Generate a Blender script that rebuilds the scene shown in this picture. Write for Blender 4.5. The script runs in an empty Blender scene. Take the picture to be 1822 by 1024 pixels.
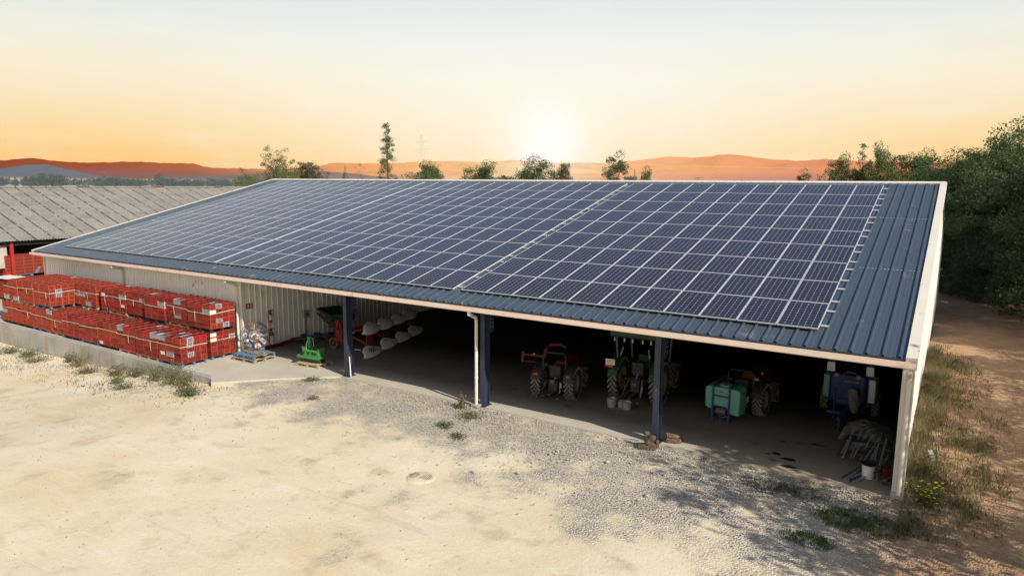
import bpy, math, random
import numpy as np
from mathutils import Vector, Matrix
from math import sin, cos, pi, radians

RNG = np.random.default_rng(7)
random.seed(7)
SC = bpy.context.scene
COL = SC.collection

# ----------------------------------------------------------------- helpers
class MB:
    """collects faces of one mesh object"""
    def __init__(s):
        s.v, s.f, s.m = [], [], []
    def add(s, verts, faces, mi=0):
        o = len(s.v)
        s.v.extend([tuple(p) for p in verts])
        for f in faces:
            s.f.append(tuple(i + o for i in f)); s.m.append(mi)
        return s
    def box(s, c, d, rot=None, mi=0):
        x, y, z = d[0] / 2, d[1] / 2, d[2] / 2
        P = [Vector(p) for p in ((-x,-y,-z),(x,-y,-z),(x,y,-z),(-x,y,-z),(-x,-y,z),(x,-y,z),(x,y,z),(-x,y,z))]
        if rot is not None: P = [rot @ p for p in P]
        c = Vector(c)
        return s.add([p + c for p in P], [(0,3,2,1),(4,5,6,7),(0,1,5,4),(1,2,6,5),(2,3,7,6),(3,0,4,7)], mi)
    def bar(s, a, b, w, h=None, mi=0, up=(0,0,1)):
        a, b = Vector(a), Vector(b); h = h or w
        d = b - a; L = d.length; d.normalize()
        u = Vector(up)
        if abs(d.dot(u)) > .98: u = Vector((1,0,0))
        x = d.cross(u).normalized(); y = x.cross(d).normalized()
        R = Matrix((x, d, y)).transposed()
        return s.box((a + b) / 2, (w, L, h), R, mi)
    def tube(s, pts, r, n=8, mi=0, cap=True):
        pts = [Vector(p) for p in pts]
        rs = r if isinstance(r, (list, tuple)) else [r] * len(pts)
        V, F = [], []
        for i, p in enumerate(pts):
            d = (pts[min(i+1, len(pts)-1)] - pts[max(i-1, 0)]).normalized()
            u = Vector((0,0,1)) if abs(d.z) < .9 else Vector((1,0,0))
            x = d.cross(u).normalized(); y = x.cross(d)
            for k in range(n):
                a = 2*pi*k/n
                V.append(p + x*(rs[i]*cos(a)) + y*(rs[i]*sin(a)))
        for i in range(len(pts)-1):
            for k in range(n):
                F.append((i*n+k, i*n+(k+1)%n, (i+1)*n+(k+1)%n, (i+1)*n+k))
        if cap:
            F.append(tuple(range(n-1,-1,-1))); F.append(tuple(range((len(pts)-1)*n, len(pts)*n)))
        return s.add(V, F, mi)
    def lathe(s, prof, c=(0,0,0), axis='Z', n=24, mi=0, rot=None):
        V, F = [], []
        for (r, h) in prof:
            for k in range(n):
                a = 2*pi*k/n
                p = Vector((r*cos(a), r*sin(a), h))
                if axis == 'X': p = Vector((p.z, p.x, p.y))
                elif axis == 'Y': p = Vector((p.x, p.z, p.y))
                if rot is not None: p = rot @ p
                V.append(p + Vector(c))
        for i in range(len(prof)-1):
            for k in range(n):
                F.append((i*n+k, i*n+(k+1)%n, (i+1)*n+(k+1)%n, (i+1)*n+k))
        return s.add(V, F, mi)
    def prism(s, poly, a, b, plane='XZ', mi=0):
        """poly in plane, extruded along the third axis from a to b"""
        def P(u, v, w):
            return {'XZ': (u, w, v), 'YZ': (w, u, v), 'XY': (u, v, w)}[plane]
        n = len(poly)
        V = [P(u, v, a) for u, v in poly] + [P(u, v, b) for u, v in poly]
        F = [(i, (i+1)%n, n+(i+1)%n, n+i) for i in range(n)] + [tuple(range(n-1,-1,-1)), tuple(range(n, 2*n))]
        return s.add(V, F, mi)
    def mesh(s, name, mats):
        me = bpy.data.meshes.new(name)
        me.from_pydata(s.v, [], s.f)
        for m in (mats if isinstance(mats, (list, tuple)) else [mats]): me.materials.append(m)
        if any(s.m): me.polygons.foreach_set('material_index', s.m)
        me.update()
        return me

def link(name, me, parent=None, bevel=0, smooth=False, world=False):
    o = bpy.data.objects.new(name, me); COL.objects.link(o)
    if parent is not None:
        o.parent = parent
        if world:
            o.matrix_parent_inverse = Matrix.Translation(parent.location).inverted()
    if smooth:
        me.polygons.foreach_set('use_smooth', [True]*len(me.polygons))
    if bevel:
        b = o.modifiers.new('bevel', 'BEVEL'); b.width = bevel; b.segments = 2; b.limit_method = 'ANGLE'
    return o
def obj(name, mb, mat, parent=None, **k):
    return link(name, mb.mesh(name, mat), parent, **k)
def tag(o, label=None, cat=None, group=None, kind=None):
    if label: o['label'] = label
    if cat: o['category'] = cat
    if group: o['group'] = group
    if kind: o['kind'] = kind
    return o
def thing(name, label, cat, loc=(0,0,0), rz=0, group=None):
    o = bpy.data.objects.new(name, None); COL.objects.link(o)
    o.location = loc; o.rotation_euler = (0, 0, rz); o.empty_display_size = .2
    return tag(o, label, cat, group)
def copy_tree(o, parent=None):
    c = o.copy(); COL.objects.link(c)
    if parent is not None: c.parent = parent
    for ch in o.children: copy_tree(ch, c)
    return c
def npmesh(name, V, F, mat, mi=None):
    """V (n,3) array, F (m,k) array of equal-size faces"""
    me = bpy.data.meshes.new(name)
    V = np.asarray(V, dtype=np.float32); F = np.asarray(F, dtype=np.int32)
    m, k = F.shape
    me.vertices.add(len(V)); me.vertices.foreach_set('co', V.ravel())
    me.loops.add(m*k); me.loops.foreach_set('vertex_index', F.ravel())
    me.polygons.add(m)
    me.polygons.foreach_set('loop_start', np.arange(0, m*k, k, dtype=np.int32))
    me.polygons.foreach_set('loop_total', np.full(m, k, dtype=np.int32))
    for x in (mat if isinstance(mat, (list, tuple)) else [mat]): me.materials.append(x)
    if mi is not None: me.polygons.foreach_set('material_index', np.asarray(mi, dtype=np.int32))
    me.update(calc_edges=True); me.validate()
    return me

# ----------------------------------------------------------------- materials
def lin(c):
    return tuple(((x/255)/12.92 if x/255 <= .04045 else ((x/255+.055)/1.055)**2.4) for x in c)
class NT:
    """small node-graph writer"""
    def __init__(s, name):
        s.mat = bpy.data.materials.new(name); s.mat.use_nodes = True
        s.t = s.mat.node_tree; s.t.nodes.clear()
        s.out = s.n('ShaderNodeOutputMaterial')
    def n(s, typ, **k):
        x = s.t.nodes.new(typ)
        for a, v in k.items(): setattr(x, a, v)
        return x
    def l(s, a, b): s.t.links.new(a, b)
    def setin(s, sock, v):
        if hasattr(v, 'is_output') or isinstance(v, bpy.types.NodeSocket): s.l(v, sock)
        elif isinstance(v, (tuple, list)) and len(v) == 3 and sock.type == 'RGBA': sock.default_value = (*v, 1)
        else: sock.default_value = v
    def math(s, op, a, b=0., c=0.):
        x = s.n('ShaderNodeMath', operation=op)
        for i, v in enumerate((a, b, c)): s.setin(x.inputs[i], v)
        return x.outputs[0]
    def mix(s, f, a, b, blend='MIX'):
        x = s.n('ShaderNodeMix', data_type='RGBA', blend_type=blend)
        s.setin(x.inputs[0], f); s.setin(x.inputs[6], a); s.setin(x.inputs[7], b)
        return x.outputs[2]
    def smooth(s, v, a, b):
        x = s.n('ShaderNodeMapRange', interpolation_type='SMOOTHSTEP')
        s.setin(x.inputs[0], v); x.inputs[1].default_value = a; x.inputs[2].default_value = b
        return x.outputs[0]
    def pos(s, world=True):
        if world: return s.n('ShaderNodeNewGeometry').outputs['Position']
        return s.n('ShaderNodeTexCoord').outputs['Object']
    def sep(s, v):
        x = s.n('ShaderNodeSeparateXYZ'); s.l(v, x.inputs[0]); return x.outputs
    def noise(s, v, scale, detail=3, rough=.55, dist=0.):
        x = s.n('ShaderNodeTexNoise'); s.l(v, x.inputs['Vector'])
        x.inputs['Scale'].default_value = scale; x.inputs['Detail'].default_value = detail
        x.inputs['Roughness'].default_value = rough; x.inputs['Distortion'].default_value = dist
        return x.outputs['Fac']
    def voro(s, v, scale, feature='F1'):
        x = s.n('ShaderNodeTexVoronoi', feature=feature); s.l(v, x.inputs['Vector'])
        x.inputs['Scale'].default_value = scale
        return x
    def scalev(s, v, k):
        x = s.n('ShaderNodeMapping'); s.l(v, x.inputs[0]); x.inputs['Scale'].default_value = k
        return x.outputs[0]
    def ramp(s, f, stops, interp='LINEAR'):
        x = s.n('ShaderNodeValToRGB'); s.setin(x.inputs[0], f)
        e = x.color_ramp.elements; x.color_ramp.interpolation = interp
        while len(e) < len(stops): e.new(.5)
        for i, (p, c) in enumerate(stops):
            e[i].position = p; e[i].color = (*c, 1) if len(c) == 3 else c
        return x.outputs[0]
    def bump(s, h, strength=.4, dist=.02):
        x = s.n('ShaderNodeBump'); x.inputs['Strength'].default_value = strength
        x.inputs['Distance'].default_value = dist; s.l(h, x.inputs['Height'])
        return x.outputs[0]
    def pbr(s, col, rough=.6, metal=0., normal=None, spec=.5, trans=None, alpha=None):
        b = s.n('ShaderNodeBsdfPrincipled')
        s.setin(b.inputs['Base Color'], col); s.setin(b.inputs['Roughness'], rough)
        s.setin(b.inputs['Metallic'], metal); s.setin(b.inputs['Specular IOR Level'], spec)
        if normal is not None: s.l(normal, b.inputs['Normal'])
        if trans is not None: s.setin(b.inputs['Transmission Weight'], trans)
        if alpha is not None: s.setin(b.inputs['Alpha'], alpha)
        s.l(b.outputs[0], s.out.inputs[0])
        return b
def paint(name, col, rough=.5, metal=0., var=.25, scale=3., dirt=None, dirt_amt=.35, bump=.1, world=False, rnd=0.):
    """painted / plain surface with mottling, optional dirt or rust patches"""
    g = NT(name); p = g.pos(world)
    n1 = g.noise(p, scale, 4); n2 = g.noise(p, scale*9, 3)
    a = tuple(c*(1-var) for c in col); b = tuple(min(1, c*(1+var)) for c in col)
    c = g.mix(g.math('MULTIPLY_ADD', n2, .4, g.math('MULTIPLY', n1, .6)), a, b)
    if dirt:
        m = g.smooth(g.math('ADD', g.math('MULTIPLY', g.noise(p, scale*1.7, 5, .65), .75), g.math('MULTIPLY', n2, .25)), .62-dirt_amt*.35, .72-dirt_amt*.3)
        c = g.mix(m, c, dirt)
    if rnd:
        oi = g.n('ShaderNodeObjectInfo')
        hs = g.n('ShaderNodeHueSaturation'); g.l(c, hs.inputs['Color'])
        g.l(g.math('MULTIPLY_ADD', oi.outputs['Random'], rnd*.022, .5-rnd*.013), hs.inputs['Hue'])
        g.l(g.math('MULTIPLY_ADD', oi.outputs['Random'], rnd, 1-rnd/2), hs.inputs['Value'])
        c = hs.outputs[0]
    r = g.math('MULTIPLY_ADD', n1, .25, rough-.12)
    g.pbr(c, r, metal, g.bump(n2, bump, .01) if bump else None)
    return g.mat
M = {}
M['cream'] = paint('cream_steel', (.74,.67,.56), .55, 0, .10, .8, (.45,.38,.28), .12, .03, True)
M['gutter'] = paint('pinkish_gutter', (.86,.68,.56), .5, 0, .08, .8, (.45,.36,.27), .12, .03, True)
M['cream_wall'] = paint('cream_cladding', (.92,.87,.78), .6, 0, .04, .5, (.40,.35,.26), .10, .03, True)
M['roof'] = paint('blue_roof_steel', (.056,.079,.107), .5, 0, .16, .5, (.15,.16,.17), .12, .04, True)
M['navy'] = paint('navy_steel', (.028,.038,.066), .5, 0, .2, 1.2, (.10,.09,.08), .1, .05, True)
M['alu'] = paint('aluminium', (.70,.70,.73), .4, .3, .06, 6, None, 0, 0)
M['red'] = paint('red_paint', (.42,.022,.014), .45, 0, .3, 3, (.10,.05,.035), .2, .05)
M['red_mid'] = paint('worn_red_half_shade', (.27,.016,.012), .5, 0, .35, 3, (.09,.05,.035), .35, .05)  # worn red, base partly darkened to paint in hangar shade
M['red_dim'] = paint('dirty_red_shade_copy', (.12,.011,.009), .5, 0, .3, 3, (.06,.035,.025), .3, .05)  # darker copy of the red, hangar shade put into the base colour
M['rust'] = paint('rusty_iron', (.14,.085,.055), .85, .1, .4, 6, (.30,.21,.14), .4, .6)
M['dusty_rust'] = paint('dusty_rust', (.15,.105,.075), .9, .0, .45, 7, (.09,.055,.04), .3, .6)
M['green'] = paint('green_paint', (.045,.27,.05), .45, 0, .25, 4, (.20,.17,.09), .2, .05)
M['dkgreen'] = paint('dark_green_paint', (.010,.050,.022), .5, 0, .25, 3, (.06,.055,.04), .2, .05)
M['blue'] = paint('blue_paint', (.025,.07,.30), .45, 0, .25, 4, (.10,.09,.08), .2, .05)
M['blue_dim'] = paint('dirty_blue_shade_copy', (.016,.038,.15), .5, 0, .25, 4, (.06,.055,.05), .25, .05)  # darker copy of the blue, interior shade mixed into the base
M['skyblue'] = paint('pale_blue_paint', (.24,.46,.66), .5, 0, .15, 4, (.22,.10,.055), .58, .1)
M['pallet_blue'] = paint('blue_pallet_wood', (.085,.205,.34), .75, 0, .35, 4, (.25,.22,.18), .30, .4, rnd=.3)
M['pallet_wood'] = paint('raw_pallet_wood', (.42,.31,.19), .8, 0, .35, 5, (.22,.15,.09), .3, .4, rnd=.3)
M['pallet_dark'] = paint('black_pallet_plastic', (.03,.03,.033), .7, 0, .3, 5, (.10,.09,.07), .25, .2)
M['wood'] = paint('weathered_wood', (.30,.21,.13), .8, 0, .4, 5, (.14,.10,.07), .3, .4)
M['crate_red'] = paint('red_crate_plastic', (.33,.036,.017), .6, 0, .26, 5, (.22,.075,.045), .2, .06, rnd=.45)
M['crate_bright'] = paint('crimson_crate_plastic', (.52,.022,.03), .5, 0, .15, 5, None, 0, .06)
M['crate_grey'] = paint('grey_crate_plastic', (.40,.40,.42), .6, 0, .18, 5, (.25,.23,.21), .2, .06)
M['crate_skin_grey'] = paint('grey_slot_shade', (.06,.06,.063), .7, 0, .3, 5, None, 0, .05)  # grey skins darkened to paint shade between the ribs
M['label'] = paint('cream_label_board', (.75,.69,.55), .7, 0, .1, 9, (.5,.42,.3), .15, 0)
M['strap'] = paint('pale_strap', (.55,.62,.50), .6, 0, .12, 5, None, 0, 0)
M['white'] = paint('white_paint', (.78,.77,.74), .5, 0, .08, 4, (.5,.45,.38), .12, .04)
M['white_rust'] = paint('rusting_white_paint', (.70,.69,.66), .55, 0, .1, 4, (.26,.12,.06), .60, .1)
M['polished'] = paint('scoured_steel', (.78,.77,.76), .42, .15, .12, 3, (.4,.36,.33), .2, .04)
M['steel'] = paint('worn_steel', (.55,.54,.53), .38, .55, .15, 3, (.25,.2,.17), .12, .05)
M['dksteel'] = paint('dark_steel', (.10,.10,.10), .5, .4, .3, 4, (.14,.10,.07), .25, .1)
M['black'] = paint('black_plastic', (.018,.018,.019), .55, 0, .3, 4, (.07,.06,.05), .2, .1)
M['rubber'] = paint('dusty_rubber', (.03,.029,.027), .85, 0, .3, 5, (.09,.08,.065), .25, .2)
M['lug'] = paint('dusty_tread', (.20,.17,.14), .9, 0, .3, 8, (.07,.06,.05), .15, .2)
M['rim'] = paint('faded_yellow_rim', (.30,.20,.04), .6, .1, .3, 5, (.12,.09,.06), .3, .1)
M['greyrim'] = paint('grey_rim', (.20,.18,.15), .6, .1, .3, 5, (.10,.08,.06), .3, .1)
M['tank'] = paint('aqua_tank_plastic', (.13,.36,.27), .45, 0, .1, 3, (.2,.3,.22), .15, .03)
M['orange'] = paint('orange_reflector', (.60,.16,.02), .4, 0, .1, 5, None, 0, 0)
M['redlight'] = paint('red_lamp_lens', (.55,.03,.02), .25, 0, .1, 5, None, 0, 0)
M['fibro'] = None
M['bark'] = paint('bark', (.10,.075,.05), .9, 0, .4, 6, None, 0, .8, True)
M['twig'] = paint('dry_twig', (.22,.16,.10), .9, 0, .3, 9, None, 0, .2, True)
M['interior'] = paint('dark_interior', (.02,.02,.02), .8, 0, .2, 1, None, 0, .05, True)  # deep interior shade put into the colour as near-black
M['film'] = None

# ---- crumbled wood cracks etc. are left to bump; now the larger materials
def mat_panel():
    g = NT('solar_cells')
    uv = g.sep(g.n('ShaderNodeUVMap').outputs[0])
    def cell(u, n):
        x = g.math('FRACT', g.math('MULTIPLY', u, float(n)))
        return g.math('SUBTRACT', .5, g.math('ABSOLUTE', g.math('SUBTRACT', x, .5)))   # distance to the cell border, 0..0.5
    du, dv = cell(uv[0], 6), cell(uv[1], 10)
    line = g.math('MAXIMUM', g.math('MULTIPLY', g.math('LESS_THAN', du, .026), .6), g.math('MULTIPLY', g.math('LESS_THAN', dv, .02), .30))
    dia = g.math('LESS_THAN', g.math('ADD', du, dv), .12)
    m = g.math('MAXIMUM', line, dia)
    bus = g.math('LESS_THAN', cell(uv[0], 24), .06)
    oi = g.n('ShaderNodeObjectInfo')
    n = g.noise(g.pos(), .7, 3)
    c0 = g.mix(n, (.0145,.0137,.0215), (.021,.0195,.030))
    c0 = g.mix(g.math('MULTIPLY', oi.outputs['Random'], .5), c0, (.022,.021,.040))
    c0 = g.mix(g.math('MULTIPLY', bus, .14), c0, (.30,.31,.35))
    c = g.mix(m, c0, (.42,.43,.47))
    dust = g.noise(g.pos(), 2.2, 4)
    b = g.pbr(c, g.math('MULTIPLY_ADD', dust, .16, .12), 0, None, .42); b.inputs['Specular Tint'].default_value = (.80,.83,1.,1)
    return g.mat
M['cells'] = mat_panel()

def mat_ground():
    g = NT('yard_dust_and_gravel'); p = g.pos(); x, y, z = g.sep(p)
    n_big = g.noise(p, .16, 4, .6); n_mid = g.noise(p, .9, 5, .6); n_patch = g.noise(p, .33, 4, .6); n_fine = g.noise(p, 9, 5, .7); n_grain = g.noise(p, 45, 3, .7)
    dust = g.ramp(n_big, [(.30,(.79,.69,.50)),(.50,(.755,.635,.43)),(.64,(.69,.54,.33)),(.78,(.725,.615,.44))])
    dust = g.mix(g.math('MULTIPLY', g.smooth(n_mid, .52, .70), .6), dust, (.56,.42,.245))
    ruts = g.noise(g.scalev(p, (.35, 1.7, 1)), 1.1, 5, .6, 1.2)
    dust = g.mix(g.math('MULTIPLY', g.smooth(ruts, .55, .72), .5), dust, (.80,.735,.60))
    dust = g.mix(g.math('MULTIPLY', g.smooth(ruts, .42, .30), .35), dust, (.50,.43,.32))
    dust = g.mix(g.math('MULTIPLY', g.smooth(n_fine, .55, .75), .35), dust, (.44,.37,.27))
    dust = g.mix(g.math('MULTIPLY', g.smooth(n_grain, .56, .68), .55), dust, (.40,.33,.235))
    # loose stone: two voronoi sizes
    v1 = g.voro(p, 20); v2 = g.voro(p, 42)
    s1 = g.ramp(g.sep(v1.outputs['Color'])[0], [(0,(.27,.235,.19)),(.45,(.48,.42,.335)),(1,(.70,.64,.535))])
    s2 = g.ramp(g.sep(v2.outputs['Color'])[1], [(0,(.31,.265,.21)),(.5,(.50,.435,.345)),(1,(.65,.59,.485))])
    stone = g.mix(g.smooth(n_fine, .42, .58), s1, s2)
    edge = g.math('MULTIPLY', g.smooth(v1.outputs['Distance'], .55, .8), .5)
    stone = g.mix(edge, stone, (.20,.17,.14))
    band = g.math('MULTIPLY', g.smooth(y, -6.8, -2.0), g.smooth(x, -24., -18.))
    near = g.math('MULTIPLY', g.smooth(y, -8.5, -4.0), g.smooth(x, -11., -3.))
    band = g.math('MAXIMUM', band, near)
    gm = g.smooth(g.math('ADD', g.math('MULTIPLY', band, .46), g.math('MULTIPLY_ADD', n_mid, 1.0, g.math('MULTIPLY', n_patch, 1.0))), 1.10, 1.48)
    spots = g.math('MULTIPLY', g.smooth(v2.outputs['Distance'], .22, .12), g.smooth(g.sep(v2.outputs['Color'])[2], .80, .9))
    col = g.mix(g.math('MULTIPLY', spots, .7), dust, (.30,.27,.23))
    col = g.mix(gm, col, stone)
    # red-brown soil on the right, along the track under the trees
    soil = g.ramp(n_mid, [(.3,(.33,.195,.11)),(.5,(.43,.265,.15)),(.7,(.52,.345,.205))])
    soil = g.mix(g.math('MULTIPLY', g.smooth(n_fine, .5, .7), .5), soil, (.28,.185,.11))
    xr = g.math('ADD', x, g.math('MULTIPLY', g.math('SUBTRACT', n_mid, .5), 3.2))
    sm = g.math('MULTIPLY', g.smooth(xr, .6, 2.8), g.smooth(y, -14., -2.5))
    col = g.mix(sm, col, soil)
    rs = g.math('MULTIPLY', g.smooth(g.noise(p, .55, 4), .56, .68), g.math('MULTIPLY', g.smooth(y, -3.8, -1.0), g.smooth(x, -16., -9.)))
    col = g.mix(g.math('MULTIPLY', rs, .55), col, (.46,.32,.18))
    # fields far away
    far = g.math('SQRT', g.math('ADD', g.math('MULTIPLY', x, x), g.math('MULTIPLY', y, y)))
    vf = g.voro(g.scalev(p, (1, 1.6, 0)), .0045)
    field = g.ramp(g.sep(vf.outputs['Color'])[0], [(0,(.16,.19,.11)),(.3,(.40,.37,.25)),(.6,(.48,.42,.30)),(1,(.22,.24,.15))])
    field = g.mix(g.math('MULTIPLY', n_big, .3), field, (.20,.20,.13))
    field = g.mix(g.smooth(far, 300., 2600.), field, (.42,.42,.42))  # distance haze painted in as a fade to grey
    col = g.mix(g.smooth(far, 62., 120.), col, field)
    h = g.math('ADD', g.math('MULTIPLY', n_fine, .5), g.math('ADD', g.math('MULTIPLY', n_grain, .25), g.math('MULTIPLY', g.math('MULTIPLY', g.math('SUBTRACT', .8, v1.outputs['Distance']), gm), 1.1)))
    g.pbr(col, .95, 0, g.bump(h, .8, .045), .2)
    return g.mat
M['ground'] = mat_ground()

def mat_concrete(name, wall=False):
    g = NT(name); p = g.pos(); x, y, z = g.sep(p)
    n1 = g.noise(p, .5, 5, .6); n2 = g.noise(p, 4, 5, .65); n3 = g.noise(p, 30, 3, .7)
    if wall:
        c = g.ramp(n1, [(.3,(.30,.28,.25)),(.5,(.44,.41,.36)),(.7,(.52,.49,.43))])
        streak = g.noise(g.scalev(p, (1.6, 1, .12)), 1.6, 4, .6)
        c = g.mix(g.math('MULTIPLY', g.smooth(streak, .54, .68), .65), c, (.42,.30,.18))
        c = g.mix(g.math('MULTIPLY', g.smooth(streak, .45, .36), .5), c, (.22,.21,.20))
        br = g.n('ShaderNodeTexBrick'); g.l(g.scalev(p, (1, 1, 1)), br.inputs[0])
        vx = g.n('ShaderNodeCombineXYZ'); g.l(x, vx.inputs[0]); g.l(z, vx.inputs[1]); g.l(vx.outputs[0], br.inputs[0])
        br.inputs['Scale'].default_value = 1.; br.inputs['Brick Width'].default_value = .5; br.inputs['Row Height'].default_value = .22
        br.inputs['Mortar Size'].default_value = .008
        c = g.mix(g.math('MULTIPLY', br.outputs['Fac'], .3), c, (.24,.22,.20))
    else:
        c = g.ramp(n1, [(.3,(.48,.43,.34)),(.5,(.53,.475,.38)),(.7,(.58,.52,.42))])
        c = g.mix(g.math('MULTIPLY', g.smooth(n2, .52, .7), .4), c, (.40,.33,.24))
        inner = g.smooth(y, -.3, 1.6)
        c = g.mix(g.math('MULTIPLY', inner, .8), c, (.115,.095,.076))  # floor darkened under the roof, interior shade painted in
        c = g.mix(g.smooth(y, 1.5, 6.5), c, (.022,.019,.017))  # painted near black farther in, as deep shade
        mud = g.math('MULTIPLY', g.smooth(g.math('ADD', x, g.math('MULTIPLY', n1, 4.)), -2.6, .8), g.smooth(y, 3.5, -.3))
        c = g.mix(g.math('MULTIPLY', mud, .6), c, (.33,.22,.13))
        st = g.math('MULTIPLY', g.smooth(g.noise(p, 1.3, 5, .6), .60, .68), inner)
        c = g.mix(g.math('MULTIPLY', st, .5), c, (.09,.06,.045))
    c = g.mix(g.math('MULTIPLY', g.smooth(n3, .55, .7), .25), c, (.20,.17,.13))
    g.pbr(c, .85, 0, g.bump(g.math('ADD', n3, n2), .35, .012), .3)
    return g.mat
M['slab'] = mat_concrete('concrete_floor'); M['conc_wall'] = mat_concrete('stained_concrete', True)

def mat_fibro():
    g = NT('old_fibre_cement'); p = g.pos(); x, y, z = g.sep(p)
    n1 = g.noise(p, .6, 5, .65); n2 = g.noise(p, 7, 4, .7); n3 = g.noise(p, 2.2, 5, .65)
    c = g.ramp(n1, [(.3,(.21,.185,.16)),(.5,(.265,.238,.205)),(.7,(.32,.29,.25))])
    c = g.mix(g.math('MULTIPLY', g.smooth(n2, .54, .68), .40), c, (.52,.49,.44))
    c = g.mix(g.math('MULTIPLY', g.smooth(n2, .46, .36), .55), c, (.17,.15,.13))
    # dark lichen grown along the side laps of the sheets
    lap = g.math('ABSOLUTE', g.math('SUBTRACT', g.math('FRACT', g.math('DIVIDE', y, 1.06)), .5))
    dark = g.math('MULTIPLY', g.math('LESS_THAN', lap, .045), g.smooth(n3, .40, .52))
    c = g.mix(g.math('MULTIPLY', dark, .85), c, (.06,.052,.045))
    row = g.math('LESS_THAN', g.math('FRACT', g.math('DIVIDE', x, 1.38)), .035)
    c = g.mix(g.math('MULTIPLY', row, .35), c, (.14,.12,.10))
    g.pbr(c, .95, 0, g.bump(n2, .5, .03), .2)
    return g.mat
M['fibro'] = mat_fibro()

def mat_leaf(name, a, b, c3, trans=.38, haze=None):
    g = NT(name); p = g.pos()
    n1 = g.noise(p, .9, 3); n2 = g.noise(p, 7, 2)
    c = g.ramp(g.math('MULTIPLY_ADD', n1, .55, g.math('MULTIPLY', n2, .45)), [(.34,a),(.5,b),(.66,c3)])
    d = g.n('ShaderNodeBsdfPrincipled'); g.l(c, d.inputs['Base Color']); d.inputs['Roughness'].default_value = .55
    d.inputs['Specular IOR Level'].default_value = .25
    t = g.n('ShaderNodeBsdfTranslucent'); g.l(g.mix(.5, c, (.16,.20,.03)), t.inputs[0])
    m = g.n('ShaderNodeMixShader'); m.inputs[0].default_value = trans
    g.l(d.outputs[0], m.inputs[1]); g.l(t.outputs[0], m.inputs[2])
    last = m.outputs[0]
    if haze:
        e = g.n('ShaderNodeEmission'); e.inputs[0].default_value = (*haze[0], 1)
        m2 = g.n('ShaderNodeMixShader'); m2.inputs[0].default_value = haze[1]
        g.l(last, m2.inputs[1]); g.l(e.outputs[0], m2.inputs[2]); last = m2.outputs[0]
    g.l(last, g.out.inputs[0])
    return g.mat
M['leaf_dark'] = mat_leaf('dark_leaves', (.034,.060,.026), (.076,.122,.052), (.15,.205,.10))
M['leaf_mid'] = mat_leaf('mid_leaves', (.054,.086,.036), (.112,.162,.068), (.20,.255,.12))
M['leaf_grey'] = mat_leaf('grey_leaves', (.085,.092,.055), (.145,.15,.092), (.21,.205,.135))
M['leaf_brown'] = mat_leaf('browning_leaves', (.085,.065,.036), (.15,.12,.066), (.22,.18,.105))
M['leaf_lime'] = mat_leaf('yellow_green_leaves', (.10,.125,.035), (.18,.205,.06), (.27,.285,.10))
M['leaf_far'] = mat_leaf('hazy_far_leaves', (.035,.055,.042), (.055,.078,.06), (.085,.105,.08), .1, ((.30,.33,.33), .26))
M['weed_green'] = mat_leaf('weed_green', (.06,.08,.03), (.11,.13,.05), (.19,.19,.09))
M['weed_dry'] = mat_leaf('weed_dry', (.16,.12,.065), (.27,.21,.115), (.40,.32,.18))
M['weed_pink'] = mat_leaf('weed_reddish', (.18,.11,.075), (.29,.19,.13), (.36,.27,.18))
M['weed_pale'] = mat_leaf('weed_grey_green', (.13,.15,.09), (.20,.22,.14), (.30,.31,.20))
M['grass'] = mat_leaf('green_grass', (.05,.075,.025), (.085,.125,.04), (.15,.17,.07))
M['flower'] = paint('yellow_petals', (.75,.60,.03), .6, 0, .1, 5, None, 0, 0)

def mat_film():
    g = NT('clear_plastic_film'); p = g.pos(False)
    n = g.noise(p, 4, 4, .7, 1.)
    d = g.n('ShaderNodeBsdfPrincipled'); d.inputs['Base Color'].default_value = (.45,.44,.42,1); d.inputs['Roughness'].default_value = .22
    g.l(g.bump(n, .9, .08), d.inputs['Normal'])
    t = g.n('ShaderNodeBsdfTransparent')
    m = g.n('ShaderNodeMixShader'); g.l(g.math('MULTIPLY_ADD', n, .35, .12), m.inputs[0])
    g.l(t.outputs[0], m.inputs[1]); g.l(d.outputs[0], m.inputs[2]); g.l(m.outputs[0], g.out.inputs[0])
    return g.mat
M['film'] = mat_film()

# ----------------------------------------------------------------- camera, light, sky
cam = bpy.data.cameras.new('camera'); co = bpy.data.objects.new('camera', cam); COL.objects.link(co); SC.camera = co
CAM = Vector((2.7885, -19.2582, 7.5984)); PITCH, YAW, ROLL, F = .1494, -.5696, .008, 1228.22
fw = Vector((sin(YAW)*cos(PITCH), cos(YAW)*cos(PITCH), -sin(PITCH)))
rt = Vector((cos(YAW), -sin(YAW), 0)); up = rt.cross(fw)
rt2 = rt*cos(ROLL) + up*sin(ROLL)
up2 = rt2.cross(fw)
co.matrix_world = Matrix.Translation(CAM) @ Matrix((rt2, up2, -fw)).transposed().to_4x4()
cam.sensor_fit = 'HORIZONTAL'; cam.sensor_width = 36; cam.lens = F/1822*36
cam.clip_start = .1; cam.clip_end = 30000

SUN = Vector((.795, -.20, .574)).normalized()
sl = bpy.data.lights.new('sun', 'SUN'); sl.energy = 5.0; sl.angle = radians(.55); sl.color = (1, .945, .85)
so = bpy.data.objects.new('sun', sl); COL.objects.link(so); so.location = (30, -10, 40)
so.rotation_euler = SUN.to_track_quat('Z', 'Y').to_euler()

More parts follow.
